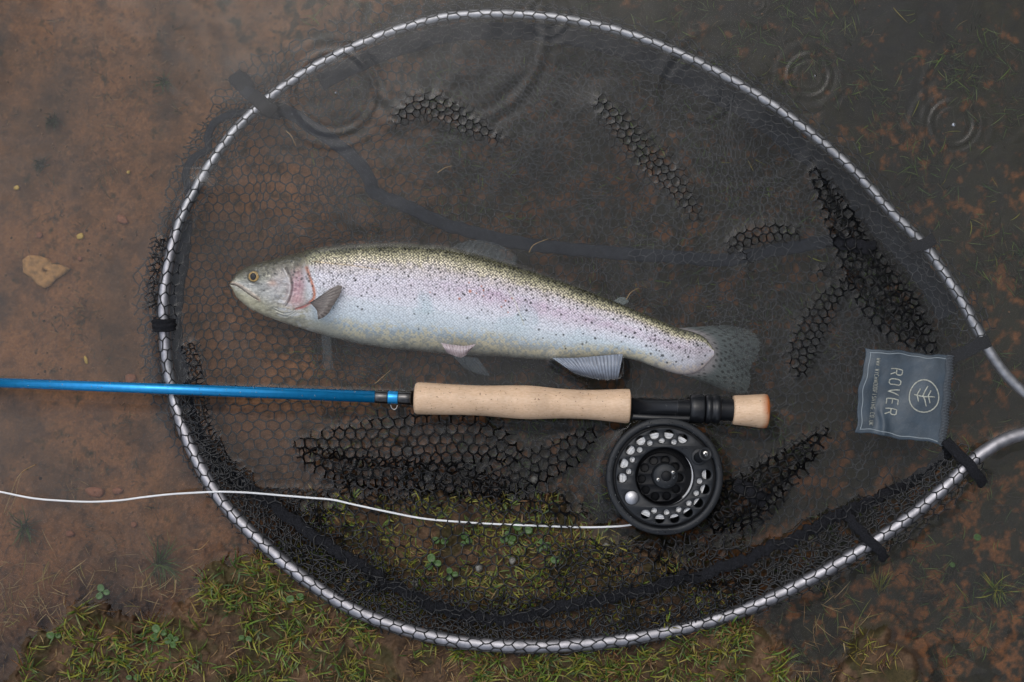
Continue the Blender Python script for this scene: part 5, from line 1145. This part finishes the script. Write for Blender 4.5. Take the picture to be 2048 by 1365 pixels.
peb(160, 518, 5, 5, 0, M['redp'], 'small red pebble right of the flat sandstone tip', .003)
peb(190, 985, 20, 12, .2, M['redp'], 'broad reddish stone under the fly line at left', .004)
peb(235, 982, 12, 7, 0, M['redp'], 'smaller reddish stone right of the broad one under the fly line', .004)
peb(140, 1068, 9, 6, 0, M['redp'], 'reddish pebble below the fly line at left', .003)
peb(268, 1050, 7, 6, 0, M['redp'], 'reddish pebble left of the lower hoop below the line', .003)
gr = []; 
for (x, y) in scatter(420, lambda x, y: (gz(x, y) < -.006) & ((x < 420) | (rg.random(np.shape(x)) < .25)), 0, 2048, 0, 1365):
    r = rg.uniform(1.2, 3.8); z = z_(x, y) + .0004; a = np.linspace(0, 6.283, 7)[:-1] + rg.uniform(0, 1); q = r * rg.uniform(.6, 1.1, 6)
    A = PA(x + q * np.cos(a), y + q * np.sin(a), z); B = PA(x + .5 * q * np.cos(a), y + .5 * q * np.sin(a), z + r * .5 * S); gr.append((np.vstack([A, B]), [gridfaces(2, 6, True, flip=True), (6 + np.arange(6))[None, ::-1]]))
tag(link('gravel', npmesh('gravel', *merge(gr)), mat('bed_grit', tuple(lin([112, 82, 56])), .8, noise=(25, .25, 2.0, 3)), smooth=False), kind='stuff')
# dead stems
M['straw'] = mat('dry_stem', tuple(lin([168, 136, 92])), .6, noise=(500, .7, 1.2))
def stem(pts, wpx, label, z=None, group='dead stems in the shallows', m='straw'):
    sp_ = spline(pts, 3); zz_ = sp_[:, 2]; V, F = tube(PA(sp_[:, 0], sp_[:, 1], zz_), wpx * S / 2 * np.linspace(1, .4, len(sp_)), 6)
    tag(link('dead_stem', npmesh('dead_stem', V, F), M[m]), label, 'stem', group)
stem([(8, 1028, -.045), (22, 990, -.02), (34, 958, -.004), (48, 942, .001), (70, 930, .003)], 3.0, 'forked dry stem poking out at the far left above the fly line, longer arm')
stem([(14, 1032, -.045), (30, 998, -.02), (36, 968, -.006), (42, 950, -.001)], 2.4, 'forked dry stem at the far left above the fly line, shorter arm')
stem([(385, 1100, .0005), (400, 1098, .0015), (412, 1088, .002), (418, 1080, .001)], 1.7, 'pale curled stem floating between the left bank and the hoop')
stem([(282, 1207, -.02), (284, 1180, -.012), (286, 1160, -.008)], 3.0, 'upright pale stem standing in the water above the left bank')
stem([(352, 1160, -.006), (348, 1190, -.008), (332, 1204, -.01)], 2.6, 'kinked pale stem drowned above the left bank')
stem([(330, 1352, .016), (360, 1330, .018), (392, 1312, .02)], 3.0, 'thin tan straw on the grass at lower left')
stem([(452, 1316, .02), (470, 1304, .021), (494, 1292, .02)], 2.4, 'short pale straw on the grass below the hoop')
stem([(1058, 505, -.004), (1056 + 12, 490, -.002), (1096, 478, -.003)], 2.2, 'thin green stem floating just above the trout back')
stem([(1252, 600, -.004), (1262, 585, -.003), (1278, 576, -.003)], 2.0, 'thin pale stem floating above the trout tail')
stem([(742, 790, .002)] if False else [(750, 768, -.003), (768, 752, -.002), (782, 740, -.003)], 1.8, 'faint tan stem floating between the trout belly and the rod')
stem([(572, 262, -.003), (582, 272, -.002), (592, 292, -.003)], 2.0, 'short pale stem floating inside the upper left of the hoop')
stem([(875, 346, -.004), (890, 336, -.003), (905, 332, -.003)], 2.0, 'short tan stem floating in the middle of the net')
# rain splashes: drop beads standing on the water
def bead(x, y, r, label):
    V = []; n = 14
    for ph in np.linspace(-1.45, 1.5, 8):
        for a in np.linspace(0, 2 * math.pi, n, endpoint=False): V.append(np.array(P(x, y, .0012)) + r * S * np.array([math.cos(ph) * math.cos(a), math.cos(ph) * math.sin(a), 1.25 * math.sin(ph)]))
    tag(link('rain_drop', npmesh('rain_drop', np.array(V), [gridfaces(8, n, True, flip=True), np.arange(n)[None], (7 * n + np.arange(n))[None, ::-1]]), M['bead']), label, 'water drop', 'rain drops bouncing on the water')
M['bead'] = mat('bright_drop', (.8, .82, .85), .05, metal=.9)
bead(1907, 250, 4.5, 'largest rain drop, in the dark ring at the right'); bead(672, 186, 2.6, 'rain drop in the wide ring near the upper left hoop'); bead(1630, 152, 1.8, 'tiny rain drop in the ring at upper right')
